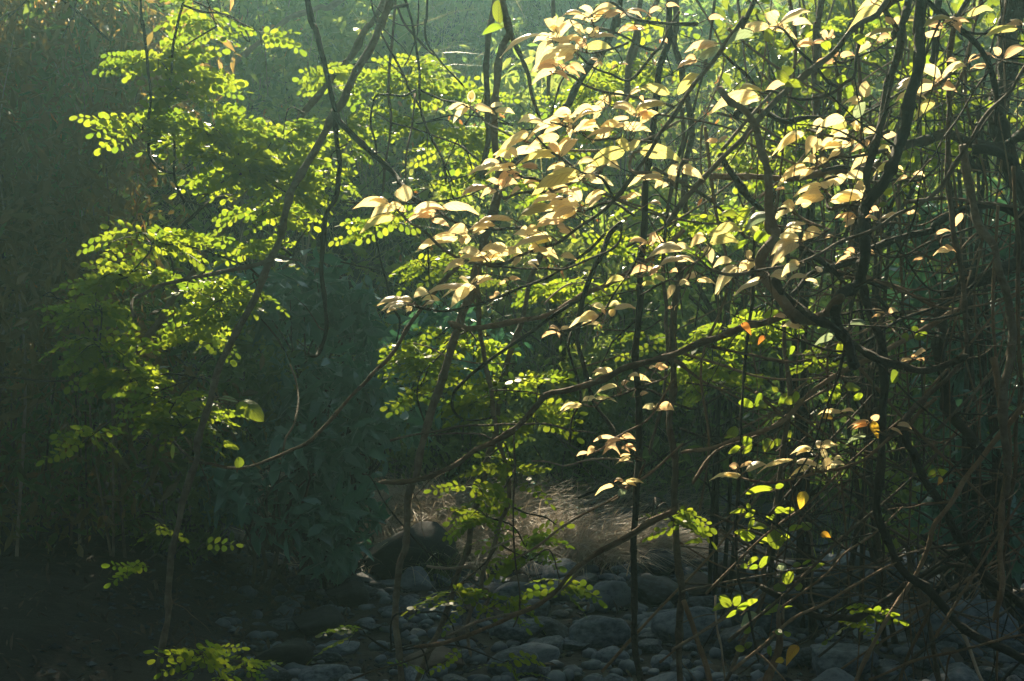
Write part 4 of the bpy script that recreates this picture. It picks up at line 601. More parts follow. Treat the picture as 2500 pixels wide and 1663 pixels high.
# ------------------------------------------------------------------ undergrowth covering the hill
def hillpts(n, x0, x1, y0, y1, h0, h1):
    x = rng.uniform(x0, x1, n); y = rng.uniform(y0, y1, n); z = np.array([gz(a, b) for a, b in zip(x, y)])
    cl = np.array([noise.noise(Vector((a * .8, b * .8, 7))) + .6 * noise.noise(Vector((a * 2.1, b * 2.1, 2))) for a, b in zip(x, y)]).clip(-.8, 1)
    return np.stack([x, y, z + rng.uniform(h0, h1, n) * (1 + 1.2 * cl)], 1)
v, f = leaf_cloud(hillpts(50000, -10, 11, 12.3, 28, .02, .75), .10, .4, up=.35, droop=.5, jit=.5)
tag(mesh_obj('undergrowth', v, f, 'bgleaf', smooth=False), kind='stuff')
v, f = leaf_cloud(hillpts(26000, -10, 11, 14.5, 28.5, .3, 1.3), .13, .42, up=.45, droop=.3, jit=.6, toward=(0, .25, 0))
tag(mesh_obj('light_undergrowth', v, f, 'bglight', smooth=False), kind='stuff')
v, f = blades(hillpts(26000, -10, 11, 13.3, 28, 0, .3), .7, .007, lean=.8, bend=.9, seg=3)
P = hillpts(7000, -10, 11, 14, 28, .2, .9); v2, f2 = blades(P, 1.1, .012, lean=1.1, bend=1.2, seg=4)
tag(mesh_obj('light_grass', v2, f2, 'drygrass'), kind='stuff')
tag(mesh_obj('hill_grass', v, f, 'straw'), kind='stuff')

# ------------------------------------------------------------------ shrubs behind
def bush_parts(seed, n, size, rx, rz, width, droop=.4, clumps=22, up=.4):
    g = np.random.default_rng(seed); c = unit(g.normal(size=(clumps, 3))) * g.uniform(.35, 1, (clumps, 1)) ** .6 * np.array([rx, rx, rz])
    c[:, 2] += rz
    k = g.integers(0, clumps, n); P = c[k] + g.normal(size=(n, 3)) * np.array([rx, rx, rz]) * .17
    P[:, 2] = np.abs(P[:, 2])
    leaves = leaf_cloud(P, size, width, up=up, droop=droop)
    st = []
    rr = random.Random(seed)
    for q in range(clumps):
        a = Vector((rr.gauss(0, .08), rr.gauss(0, .08), -.1)); e = Vector(c[q]); m = a.lerp(e, .5) + Vector((rr.gauss(0, .1), rr.gauss(0, .1), .12))
        st.append(tube(spline([a, m, e], 4), .012, .004, 5, .05, q))
    return leaves, merge(st)
def make_bush(name, seed, n, size, rx, rz, width, mat, label, cat='shrub', group=None, droop=.4, up=.4, clumps=22):
    r = empty(name, (0, 0, 0), label, cat, group)
    (v, f), (v2, f2) = bush_parts(seed, n, size, rx, rz, width, droop, clumps, up)
    mesh_obj('foliage', v, f, mat, r, smooth=False); mesh_obj('stems', v2, f2, 'dark', r)
    return r
def copy_thing(o, label=None):
    c = o.copy(); COL.objects.link(c)
    if label: c['label'] = label
    for ch in list(o.children):
        d = ch.copy(); COL.objects.link(d); d.parent = c
        for g in list(ch.children):
            e = g.copy(); COL.objects.link(e); e.parent = d
    return c
def place(o, x, y, s, rz, z=None, sz=None):
    o.location = (x, y, (gz(x, y) if z is None else z) - .03); o.rotation_euler = (0, 0, rz); o.scale = (s, s, sz or s)
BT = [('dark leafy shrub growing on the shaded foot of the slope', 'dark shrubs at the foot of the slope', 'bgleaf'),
      ('pale green sun-toned shrub on the hazy upper slope', 'sun-toned shrubs on the upper slope', 'bglight')]
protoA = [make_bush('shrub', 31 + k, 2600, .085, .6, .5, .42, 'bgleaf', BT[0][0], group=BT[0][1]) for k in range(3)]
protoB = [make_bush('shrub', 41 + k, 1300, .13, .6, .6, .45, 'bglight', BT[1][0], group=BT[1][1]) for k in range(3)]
used = set()
for k in range(84):
    y = 12.9 + 14 * (k / 84) ** .9; x = U(-1, 1) * y * .40
    lit = y > 16.2 and R() < .6  # paler leaf material chosen where the slope should look sunlit
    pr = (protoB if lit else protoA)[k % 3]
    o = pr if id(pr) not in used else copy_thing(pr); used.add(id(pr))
    s_b = U(.8, 1.5); place(o, x, y, s_b, U(0, 6.28))
    o['label'] = ('pale green sunlit' if pr in protoB else 'dark leafy') + (' low' if s_b < 1.0 else ' big' if s_b > 1.3 else '') + f' shrub on the slope, {near(*todisp(x, y, gz(x, y) + .6))}'
# tall loose shrubs across the stream, their tops in the sun
TS = ['airy shrub in the haze beyond the upper leaning trunk', 'twiggy shrub in the haze behind the plumb vine', 'loose sunlit shrub behind the hooked dark liana', 'tall shrub behind the leaflets beside the flat-hooked vine',
      'pale twiggy shrub beyond the resting lit branch', 'hazy shrub behind the yellow-green leaf', 'hazy shrub between the upright stem and the topmost cream cluster', 'loose shrub behind the topmost cream cluster',
      'sunlit shrub across the stream behind the slanting dark trunk', 'sunlit shrub beyond the broad fan of cream leaves', 'loose shrub behind the knobbly upright trunk', 'shrub glimpsed past the long grey pole',
      'tall shrub beyond the S-bent liana', 'tall shrub beyond the thick dropping liana', 'tall shrub behind the massive black trunk', 'tall shrub above the tops of the thicket', 'hazy shrub above the middle of the thicket', 'shrub filling the gap over the shaded thicket edge']
TX = [-2.6, -1.7, -2.1, -3.6, -3.0, -.9, -.2, .6, 1.3, 1.0, 2.2, 3.0, 3.7, 4.5, 5.4, -4.6, -5.3, -5.9]
for k, lb in enumerate(TS):
    x = TX[k] + U(-.15, .15); y = U(13.9, 17.2); H = U(2.7, 3.7); r = empty('slope_shrub', (x, y, gz(x, y) - .05), lb, 'shrub', 'tall loose shrubs across the stream'); b = Vector(r.location)
    tips = []
    for q in range(9):
        a = b + Vector((U(-.15, .15), U(-.15, .15), 0)); e = a + Vector((U(-.95, .95), U(-.8, .6), H * U(.55, 1.0))); m = a.lerp(e, .5) + Vector((U(-.15, .15), U(-.15, .15), .25))
        S = spline([a, m, e], 6); v, f = tube(S, U(.009, .018), .003, 5, .1, q + k); mesh_obj('stem', v, f, 'pale' if (q + k) % 3 == 0 else 'bark', r)
        for u_ in range(9):
            p = S[random.randrange(5, len(S))]; tw = grow_twig(p, Vector((U(-1, 1), U(-1, 1), U(-.3, .8))), U(.25, .6), 0, q); tips += tw[3:]
            if u_ < 4: v, f = tube(tw, .003, .0015, 4, .1, u_); mesh_obj('twig', v, f, 'pale' if q % 2 else 'bark', r)
    tp = np.array([tuple(p) for p in tips]); n_ = 800 if 5 <= k <= 10 else 1500; P = tp[rng.integers(0, len(tp), n_)] + rng.normal(size=(n_, 3)) * .045
    v, f = leaf_cloud(P, .062 if k % 3 else .085, .5, up=.4, droop=.3, jit=.5, toward=(0, .3, 0)); mesh_obj('foliage', v, f, 'bglight' if k % 4 else 'bgleaf', r, smooth=False)
    n_ = 40; P = tp[rng.integers(0, len(tp), n_)]; v, f = leaf_cloud(P, .08, .4, up=.1, droop=1.5); mesh_obj('withered_leaves', v, f, 'orange', r, smooth=False)
# thin dead sticks and saplings on the slope
for k in range(46):
    y = U(12.5, 21); x = U(-1, 1) * y * .37; b = Vector((x, y, gz(x, y) - .05)); L = U(1.4, 3.6); a = U(-1.1, 1.1)
    pts = [b, b + Vector((math.sin(a) * L * .5, U(-.2, .2), math.cos(a) * L * .5)), b + Vector((math.sin(a) * L + U(-.3, .3), U(-.4, .2), math.cos(a) * L * .95))]
    v, f = tube(spline(pts, 6), U(.008, .02), .004, 6, .1, k)
    tag(mesh_obj('dead_stick', v, f, 'pale' if k % 2 else 'bark', origin=b), ('pale' if k % 2 else 'brown') + (' long' if L > 2.6 else ' short' if L < 1.9 else '') + f' dead stick on the slope, {near(*todisp(x, y, b.z + L * .6))}', 'stick', 'thin dead sticks on the slope')

# glossy shrubs on the bank and the tall shaded thicket
SH = [ # disp x, disp y centre, depth, rx, rz, n, leaf, mat, label
 (700, 800, 9.6, .62, .55, 1700, .105, 'bgblue', 'tall glossy dark-leaved shrub standing behind the hooked dark liana'),
 (790, 980, 9.9, .50, .50, 1300, .10, 'bgblue', 'glossy shrub sloping down to the dry grass mound'),
 (620, 1090, 9.2, .50, .40, 1200, .095, 'bgblue', 'low glossy shrub just behind the foot of the forked trunk'),
 (740, 1210, 9.6, .42, .34, 1100, .09, 'bgblue', 'lowest glossy shrub overhanging the black stone by the bank'),
 (480, 880, 9.4, .60, .55, 1500, .09, 'bgleaf', 'dark shrub in deep shade behind the lower green leaflets'),
 (420, 1120, 9.2, .5, .4, 1100, .09, 'bgleaf', 'nearly black shrub low beside the bamboo-like stems'),
 (980, 820, 12.6, .7, .5, 1500, .09, 'bgblue', 'dim blue-green shrub across the stream behind the slanting stems'),
 (1050, 990, 12.8, .8, .45, 1800, .08, 'bgleaf', 'low dark shrub behind the top of the dry grass mound'),
 (1300, 1030, 13.2, .8, .45, 1800, .08, 'bgleaf', 'dark shrub beyond the thinner end of the dry grass'),
 (2230, 640, 8.6, .55, .5, 1500, .10, 'bgblue', 'glossy green shrub high behind the massive black trunk'),
 (2290, 900, 8.4, .5, .5, 1500, .09, 'bgblue', 'leafy green shrub behind the frayed brown vines'),
 (2190, 1130, 9.4, .5, .36, 1300, .08, 'bglight', 'small bright-leaved shrub at the water-worn bank behind the crossing sticks'),
 (2310, 1180, 8.6, .45, .36, 1200, .09, 'bgblue', 'green shrub spilling over the dark corner boulder'),
 (2050, 820, 10.0, .7, .5, 1700, .08, 'bgleaf', 'shaded shrub behind the black sweeping liana'),
 (1850, 1000, 12.0, .8, .5, 1500, .08, 'bgleaf', 'dark shrub beyond the upright green-leaved stem'),
 (1680, 560, 9.5, .6, .5, 1100, .06, 'bglight', 'light shrub behind the S-bent liana'),
 (1990, 300, 8.0, .62, .55, 1500, .085, 'green', 'bright green broad-leaved shrub behind the round cream leaf'),
 (1830, 110, 8.2, .5, .42, 900, .085, 'green', 'bright green leaves at the top behind the long grey pole'),
 (2250, 150, 8.0, .55, .5, 1000, .09, 'green', 'bright green shrub at the top behind the black corner trunks')]
SH[-1] = SH[-1][:5] + (420,) + SH[-1][6:]; SH[-3] = SH[-3][:5] + (800,) + SH[-3][6:]
for k, (dx, dy, d, rx, rz, n_, ls, mt, lb) in enumerate(SH):
    p = W3(dx * 1.06067, dy * 1.06067, d)
    o = make_bush('shrub', 70 + k, n_ if mt != 'bgblue' else int(n_ * .7), ls if mt != 'bgblue' else ls * 1.35, rx, rz, .42, mt, lb, clumps=16)
    gg = gz(p.x, p.y); zz = p.z - rz
    if zz > gg + .3:   # stems down to the soil
        st = []
        for q in range(5):
            a = Vector((U(-.2, .2), U(-.2, .2), gg - zz - .05)); st.append(tube(spline([a, Vector((U(-.1, .1), 0, (gg - zz) * .5)), Vector((U(-.2, .2), U(-.2, .2), .2))], 4), .016, .01, 6, .08, q))
        v, f = merge(st); mesh_obj('stem', v, f, 'dark', o)
        o.location = (p.x, p.y, zz)
    else: o.location = (p.x, p.y, max(zz, gg - .1))
for k in range(11):
    x = -3.75 + (k % 6) * .27 + U(-.1, .1); y = 8.7 + (k // 6) * 1.0 + U(-.3, .3); H = 3.75 - .25 * (x + 3.7) + U(-.3, .2) + (k // 6) * .35
    lbs = ['tallest', 'dense', 'slender', 'leaning', 'spindly', 'bushy-topped', 'crowded', 'bent', 'half-bare', 'straight', 'ragged']
    wh = ['at the outer edge', 'second in from the edge', 'in the middle of the near row', 'behind the reaching bare twig', 'behind the flat-hooked vine', 'next to the green leaflets',
          'at the edge in the back row', 'in the back row under the thin corner vine', 'in the centre of the back row', 'in the back row near the leaflets', 'last of the back row beside the glossy shrub']
    r = empty('thicket_shrub', (x, y, gz(x, y) - .05), f'{lbs[k]} shaded thicket shrub {wh[k]}', 'shrub', 'tall shaded thicket')
    b = Vector(r.location)
    for q in range(4):
        a = b + Vector((U(-.2, .2), U(-.2, .2), 0)); hh = H * U(.7, 1.0)
        v, f = tube(spline([a, a + Vector((U(-.12, .12), U(-.1, .1), hh * .4)), a + Vector((U(-.25, .25), U(-.2, .2), hh * .75)), a + Vector((U(-.5, .5), U(-.3, .3), hh))], 4), U(.006, .014), .003, 6, .08, q + k)
        mesh_obj('stem', v, f, 'pale' if q % 3 == 0 else 'bark', r)
    n_ = 3200; P = np.stack([rng.normal(size=n_) * .24, rng.normal(size=n_) * .24, H * rng.beta(1.5, 1.2, n_) + .1], 1)
    P[:, :2] += .22 * np.stack([np.sin(P[:, 2] * 3.1 + k), np.cos(P[:, 2] * 2.3 + k * 2)], 1); P += np.array(b)
    v, f = leaf_cloud(P, .085, .34, up=.3, droop=.6, jit=.5); mesh_obj('foliage', v, f, 'bgolive' if k % 3 != 1 else 'bgleaf', r, smooth=False)
    n_ = 110; P = np.stack([rng.normal(size=n_) * .3, rng.normal(size=n_) * .25, H * rng.uniform(.93, 1.03, n_) - .05], 1) + np.array(b)
    v, f = leaf_cloud(P, .10, .26, up=.1, droop=2.2); mesh_obj('dry_leaves', v, f, 'dryleaf', r, smooth=False)
    if k % 2 == 0:
        n_ = 60; P = np.stack([rng.normal(size=n_) * .3, rng.normal(size=n_) * .25, H * rng.uniform(.3, .9, n_) - .05], 1) + np.array(b)
        v, f = leaf_cloud(P, .09, .22, up=.1, droop=2.0); mesh_obj('withered_leaves', v, f, 'orange', r, smooth=False)

# ------------------------------------------------------------------ unseen trees added so their crowns shade the stream and block sky
def shade_tree(x, y, cx, cyy, cz, rx, ry, rz, n_, label, seed):
    r = empty('tree', (x, y, gz(x, y) - .2), label, 'tree'); b = Vector(r.location)
    c = Vector((cx, cyy, cz)); v, f = tube(spline([b, b.lerp(c, .4) + Vector((0, 0, 1.5)), c - Vector((0, 0, rz * .5)), c], 6), .28, .10, 10, .1, seed)
    t = mesh_obj('trunk', v, f, 'bark', r); g = np.random.default_rng(seed); st = []
    K = 46; cc = unit(g.normal(size=(K, 3))) * g.uniform(.2, 1, (K, 1)) ** .5 * np.array([rx, ry, rz]) + np.array(c)
    for q in range(K):
        e = Vector(cc[q]); m = c.lerp(e, .5) + Vector((0, 0, -.3)); st.append(tube(spline([c - Vector((0, 0, rz * .4)), m, e], 3), .06, .015, 5, .05, q))
    v, f = merge(st); mesh_obj('limbs', v, f, 'bark', r)
    k = g.integers(0, K, n_); P = cc[k] + g.normal(size=(n_, 3)) * np.array([rx, ry, rz]) * .13
    v, f = leaf_cloud(P, .24, .5, up=.5, droop=.2); mesh_obj('crown', v, f, 'bgleaf', r, smooth=False)
shade_tree(-11, 20, -7.5, 22.2, 12, 5.5, 2.4, 1.6, 15000, 'spreading tree upstream on the bank side whose crown shades the stream', 301)
shade_tree(10, 23, 0.3, 22.9, 12.2, 5.0, 2.5, 1.3, 13000, 'tall tree high on the slope whose crown shades the stream middle', 302)
shade_tree(12, 19, 7.5, 23.0, 12, 5.5, 3.1, 1.6, 15000, 'spreading tree on the far side whose crown shades the tangle', 303)
shade_tree(-9, 3, -5, 5.3, 9.2, 6.5, 6.2, 1.4, 22000, 'broad tree overhanging the path from the bank side', 304)  # from here on: added crowns overhead, beside and behind, keeping skylight out
shade_tree(9, 2, 5, 5.1, 9.6, 6.5, 6.2, 1.4, 22000, 'broad tree overhanging the path from the tangle side', 305)
shade_tree(1, -9, 0, -7, 9.0, 8.0, 5.0, 2.4, 8000, 'broad tree standing back along the path', 306)
shade_tree(-12, 11, -9.5, 12, 7, 4.0, 4.5, 4.0, 7000, 'full-crowned tree on the bank beyond the thicket', 307)
shade_tree(12, 11, 10.5, 11, 7, 4.0, 4.5, 4.0, 7000, 'full-crowned tree beyond the dark tangle', 308)

shade_tree(-9, -3, -8.5, -2, 4.5, 3.5, 4.5, 4.0, 11000, 'low-branched tree beside the path on the bank side', 309)
shade_tree(9, -3, 8.5, -2, 4.5, 3.5, 4.5, 4.0, 11000, 'low-branched tree beside the path on the tangle side', 310)
shade_tree(0, -12, 0, -11, 4.5, 7.0, 3.5, 4.0, 14000, 'bushy tree closing off the path', 311)
# ------------------------------------------------------------------ traced stems
HP = []          # (sx, sy, depth, root, flags, point)
ROOTS = []
def parse_path(txt):
    pts = []; c = None
    for tok in txt.split():
        if len(tok) == 1: c = tok
        else:
            x, y = tok.split(','); pts.append(src(c, float(x), float(y)))
    return pts, txt.split()[0]
def to_ground(P):
    """carry a stem that leaves the bottom of the picture on into the soil"""
    p = P[-1]; dr = (P[-1] - P[-2]).normalized(); 
    if dr.z > -.3: dr.z = -.3
    dr.normalize()
    for _ in range(30):
        p = p + dr * .12; dr = (dr + Vector((0, 0, -.08))).normalized(); P.append(p.copy())
        if p.z < gz(p.x, p.y) - .04: break
for si, line in enumerate([l for l in STEMS.strip().split('\n')]):
    nm, lb, ct, dep, wd, mat, fl, path = line.split(';')
    pts, c0 = parse_path(path); sc_ = ORI[c0][2]
    d0, d1 = [float(q) for q in dep.split('>')] if '>' in dep else (float(dep), float(dep))
    w0, w1 = [float(q) * sc_ for q in wd.split(',')]
    n_ = len(pts); ph = si * 1.7
    D = [d0 + (d1 - d0) * q / (n_ - 1) + .05 * math.sin(q * 1.3 + ph) for q in range(n_)]
    P = [W3(x, y, dd) for (x, y), dd in zip(pts, D)]
    r0, r1 = w0 * pxm(d0) / 2, w1 * pxm(d1) / 2
    ends = [0, 0]
    if pts[0][1] < 9 and n_ > 1:
        dr = (P[0] - P[1]).normalized(); 
        if dr.z > .2: P.insert(0, P[0] + (dr + Vector((U(-.1, .1), U(-.1, .1), .3))).normalized() * 1.3); ends[0] = 1
    if pts[-1][1] > 1655: to_ground(P); ends[1] = 1
    elif pts[-1][0] > 2495 or pts[-1][0] < 0:
        P.append(P[-1] + (P[-1] - P[-2]).normalized() * .7)
    if pts[0][0] > 2490 or pts[0][0] < 5: P.insert(0, P[0] + (P[0] - P[1]).normalized() * .7)
    S = spline(P, 5)
    S = [p + Vector((noise.noise(p * 6 + Vector((ph, 0, 0))), noise.noise(p * 5 + Vector((0, ph, 0))), noise.noise(p * 6 + Vector((0, 0, ph))))) * (.013 + .14 * (r0 + r1) * .5) for p in S]
    big = max(r0, r1)
    org = Vector(S[-1] if ends[1] else S[0])
    root = empty(nm, org, lb, ct)
    v, f = tube(S, r0, r1, 12 if big > .02 else 8 if big > .008 else 6, .16 if mat in ('dark', 'brown') and big > .02 else .15, si, taper_end=not ends[1])
    mesh_obj('stem' if nm not in ('trunk', 'sapling_trunk') else 'bole', v, f, mat, root)
    tn = int(fl.split('t')[1]) if 't' in fl else 0
    for (x, y), dd in zip(pts, D): pass
    for q, p in enumerate(S):
        if p.y > 1: HP.append((p.x / p.y / .000288 + 1250, 831.5 - (p.z - 1.7) / p.y / .000288, p.y, root, fl, p))
    # bark knots: short stubs; side twigs
    Ls = sum((S[q] - S[q - 1]).length for q in range(1, len(S)))
    cx_ = sum(p[0] for p in pts) / n_
    nt_ = int(round(tn * (Ls * .75 if cx_ > 1560 else Ls * .35)))
    for q in range(min(nt_, 14)):
        k_ = random.randrange(2, len(S) - 2) if len(S) > 6 else 1
        tdir = (S[k_ + 1] - S[k_ - 1]).normalized(); side = Vector((U(-1, 1), U(-.45, .45), U(-1, .8))).normalized()
        L = U(.15, .8) if cx_ > 1560 else U(.10, .35)
        tw = grow_twig(S[k_], tdir * U(.2, 1) + side, L, 0, q)
        tr = U(.0018, .0042) * (1.2 if cx_ > 1560 else .9)
        v, f = tube(tw, tr, tr * .4, 5, .12, q + si); mesh_obj('twig', v, f, mat if mat != 'pale' else 'bark', root)
    if nm == 'stump':
        sp = []
        for q in range(9):
            a = S[0] + Vector((U(-.012, .012), U(-.012, .012), -.03)); sp.append(tube([a, a + Vector((U(-.008, .008), 0, .05)), a + Vector((U(-.014, .014), 0, U(.07, .13)))], .007, .001, 5, .1, q))
        v, f = merge(sp); mesh_obj('splinters', v, f, 'pale', root)
    ROOTS.append((root, fl, mat))
HPX = np.array([(h[0], h[1]) for h in HP]); HPF = np.array([0 if 'p' in h[4] else 1 for h in HP])

# ------------------------------------------------------------------ single leaves traced from the photograph
LM = dict(c='cream', p='peach', o='olive', g='greyleaf', y='yellow', r='orange', n='green')
def leaf_blade(B, T, wproj, kind, seed):
    rr = random.Random(seed); ax = T - B; L = ax.length; u = ax.normalized(); ratio = wproj / max(L, 1e-5)
    view = Vector((0, 1, 0)); s = u.cross(view); 
    if s.length < .1: s = Vector((0, 0, 1))
    s.normalize()
    if s.z < 0: s = -s
    if abs(s.z) < .25 and rr.random() < .5: s = -s
    Wr = max(wproj, .40 * L) * (rr.uniform(1.0, 1.5) if kind == 'n' else 1); ph = math.asin(min(1, wproj / Wr))
    far = view - u * view.dot(u); far.normalize()
    wd = (s * math.sin(ph) + far * math.cos(ph) * (1 if rr.random() < .3 else -1)).normalized()
    nrm = u.cross(wd).normalized()
    if nrm.z < 0: nrm = -nrm
    arch = L * (.13 if ratio < .62 and abs(u.x) > .5 else .03) * rr.uniform(.7, 1.3)
    n_ = 10; m_ = 6; V = []; UV = []; F = []
    broad = kind == 'n'
    for a in range(n_ + 1):
        t = a / n_
        if broad: w_ = math.sin(math.pi * min(1, t * .97 + .03) ** .85) ** .62
        else: w_ = (max(t, .004) ** .62) * (max(1 - t, .001) ** 1.0) / .345
        w_ = max(w_, .02 if a in (0, n_) else 0)
        mid = B + ax * t + Vector((0, 0, 1)) * arch * 4 * t * (1 - t) * (1.15 - .3 * t)
        if not broad: mid += Vector((0, 0, -1)) * L * .12 * max(0, t - .7) * 3
        for b in range(-m_ // 2, m_ // 2 + 1):
            q = b / (m_ / 2)
            off = wd * q * w_ * Wr * .5 - nrm * abs(q) ** 1.6 * w_ * Wr * (.10 if broad else .16)
            off += nrm * .012 * L * math.sin(t * 9 + seed + q * 2) * abs(q)
            V.append(mid + off); UV.append((t, q))
    st = m_ + 1
    for a in range(n_):
        for b in range(m_): F.append((a * st + b, a * st + b + 1, (a + 1) * st + b + 1, (a + 1) * st + b))
    return V, F, UV
lid = 0; leafcount = {}
for line in LEAVES.strip().split('\n'):
    c, kd, rest = line.split(' ', 2); s_ = ORI[c][2]
    toks = [tuple(float(q) for q in tok.split(',')) for tok in rest.split()]
    if kd in 'cp':      # smaller leaves crowding round the same nodes
        q_ = random.Random(c + kd)
        for x0, y0, x1, y1, w_ in list(toks):
            if w_ * s_ < 11 or q_.random() > (.95 if c in 'bke' else .45): continue
            sg = q_.choice((-1, 1)) if q_.random() < .35 else 1; f_ = q_.uniform(.5, .85); j1, j2 = q_.uniform(-16, 16) / s_, q_.uniform(-11, 11) / s_
            toks.append((x0 + j1, y0 + j2, x0 + j1 + sg * (x1 - x0) * f_, y0 + j2 + (y1 - y0) * f_ + q_.uniform(-8, 8) / s_, w_ * q_.uniform(.6, .9)))
    for x0, y0, x1, y1, w_ in toks:
        lid += 1
        a = src(c, x0, y0); b = src(c, x1, y1); wpx = w_ * s_ * (.92 if kd != 'n' else 1.0); ex_ = 0 if kd in 'nyr' else .17; b = (b[0] + ex_ * (b[0] - a[0]), b[1] + ex_ * (b[1] - a[1]))
        dv = HPX - np.array(a); dist = np.hypot(dv[:, 0], dv[:, 1])
        # petioles leave backwards from the blade: prefer hosts behind the base
        bx, by = a[0] - b[0], a[1] - b[1]; bl = math.hypot(bx, by) + 1e-6
        al = (dv[:, 0] * bx + dv[:, 1] * by) / bl / np.maximum(dist, 1)
        pen = 150.0 if kd != 'n' else 0.0
        score = dist * (1.25 - .35 * al) + HPF * pen + (dist < 6) * 6
        if kd == 'n': score = dist + (1 - HPF) * 40
        j = int(np.argmin(score)); hx, hy, hd, root, fl, hp = HP[j]
        dd = hd + random.Random(lid).uniform(-.10, .08)
        B = W3(*a, dd); T = W3(*b, dd + random.Random(lid * 3).uniform(-.05, .05))
        V, F, UV = leaf_blade(B, T, wpx * pxm(dd), kd, lid)
        nb = len(V)
        u = (T - B).normalized(); L = (T - B).length; gap = (hp - B).length
        mid = B.lerp(hp, .5) - u * min(.3 * gap, .03) + Vector((0, 0, -.12 * gap))
        tv, tf = tube(spline([hp, mid, B, B + (T - B) * .12 + Vector((0, 0, .004))], 4), .0022 if gap < .12 else .0028, .0012, 5, .05, lid)
        V = V + tv; UV = UV + [(0, 0)] * len(tv); F = F + [tuple(q + nb for q in g) for g in tf]
        o = mesh_obj('leaf', V, F, LM[kd], root, uv=UV)
        o.data.materials.append(M['brown']); mi = [0] * (len(F) - len(tf)) + [1] * len(tf)
        o.data.polygons.foreach_set('material_index', mi)
        leafcount[root.name] = leafcount.get(root.name, 0) + 1
        if kd in 'yr': o['label'] = {'y': 'yellow ageing leaf', 'r': 'withered orange-brown leaf'}[kd]

# ------------------------------------------------------------------ pinnate foliage: compound leaves on leafy climbers
def compound_mesh(seed, L, pairs, mat='pinnate'):
    rr = random.Random(seed); V = []; F = []
    def rp(t): return Vector((L * t, rr_s * L * .12 * math.sin(t * 2.2), -L * .28 * t * t))
    rr_s = rr.choice((-1, 1))
    tv, tf = tube([rp(q / 7) for q in range(8)], .0013, .0006, 4, 0, seed); V += tv; F += tf
    def leaflet(p, d, ln, nrm):
        wv = d.cross(nrm).normalized(); o = len(V); ks = 8
        for q in range(ks):
            a = 6.2832 * q / ks; x = ln * (.5 - .5 * math.cos(a)); yy = ln * .36 * math.sin(a) * (1 + .18 * -math.cos(a))
            V.append(p + d * (x + .003) + wv * yy - nrm * (abs(yy) * .18 + x * x * 4))
        F.append(tuple(range(o, o + ks)))
    for k in range(pairs):
        t = (k + .8) / (pairs + .5)
        for sgn in (-1, 1):
            if rr.random() < .06: continue
            ln = L * U2(rr, .165, .215) * (.8 + .3 * math.sin(math.pi * min(1, t + .15))) * (7 / pairs) ** .5
            d = Vector((.35 + .2 * t, sgn, rr.gauss(-.1, .18))).normalized(); nr = Vector((rr.gauss(0, .25), rr.gauss(0, .25), 1)).normalized()
            nr = (nr - d * nr.dot(d)).normalized(); leaflet(rp(min(1, t + sgn * .015)), d, ln, nr)
    d = Vector((1, 0, -.4)).normalized(); leaflet(rp(1), d, L * .24, Vector((.4, 0, 1)).normalized())
    me = bpy.data.meshes.new('compound_leaf'); me.from_pydata([tuple(v) for v in V], [], F)
    me.polygons.foreach_set('use_smooth', [False] * len(me.polygons)); me.materials.append(M[mat]); return me
def U2(r, a, b): return a + (b - a) * r.random()
CM = [compound_mesh(s, .15, p_) for s, p_ in ((1, 6), (2, 6), (3, 7), (4, 5), (5, 8), (6, 5), (7, 4), (8, 6))]
from mathutils import Matrix
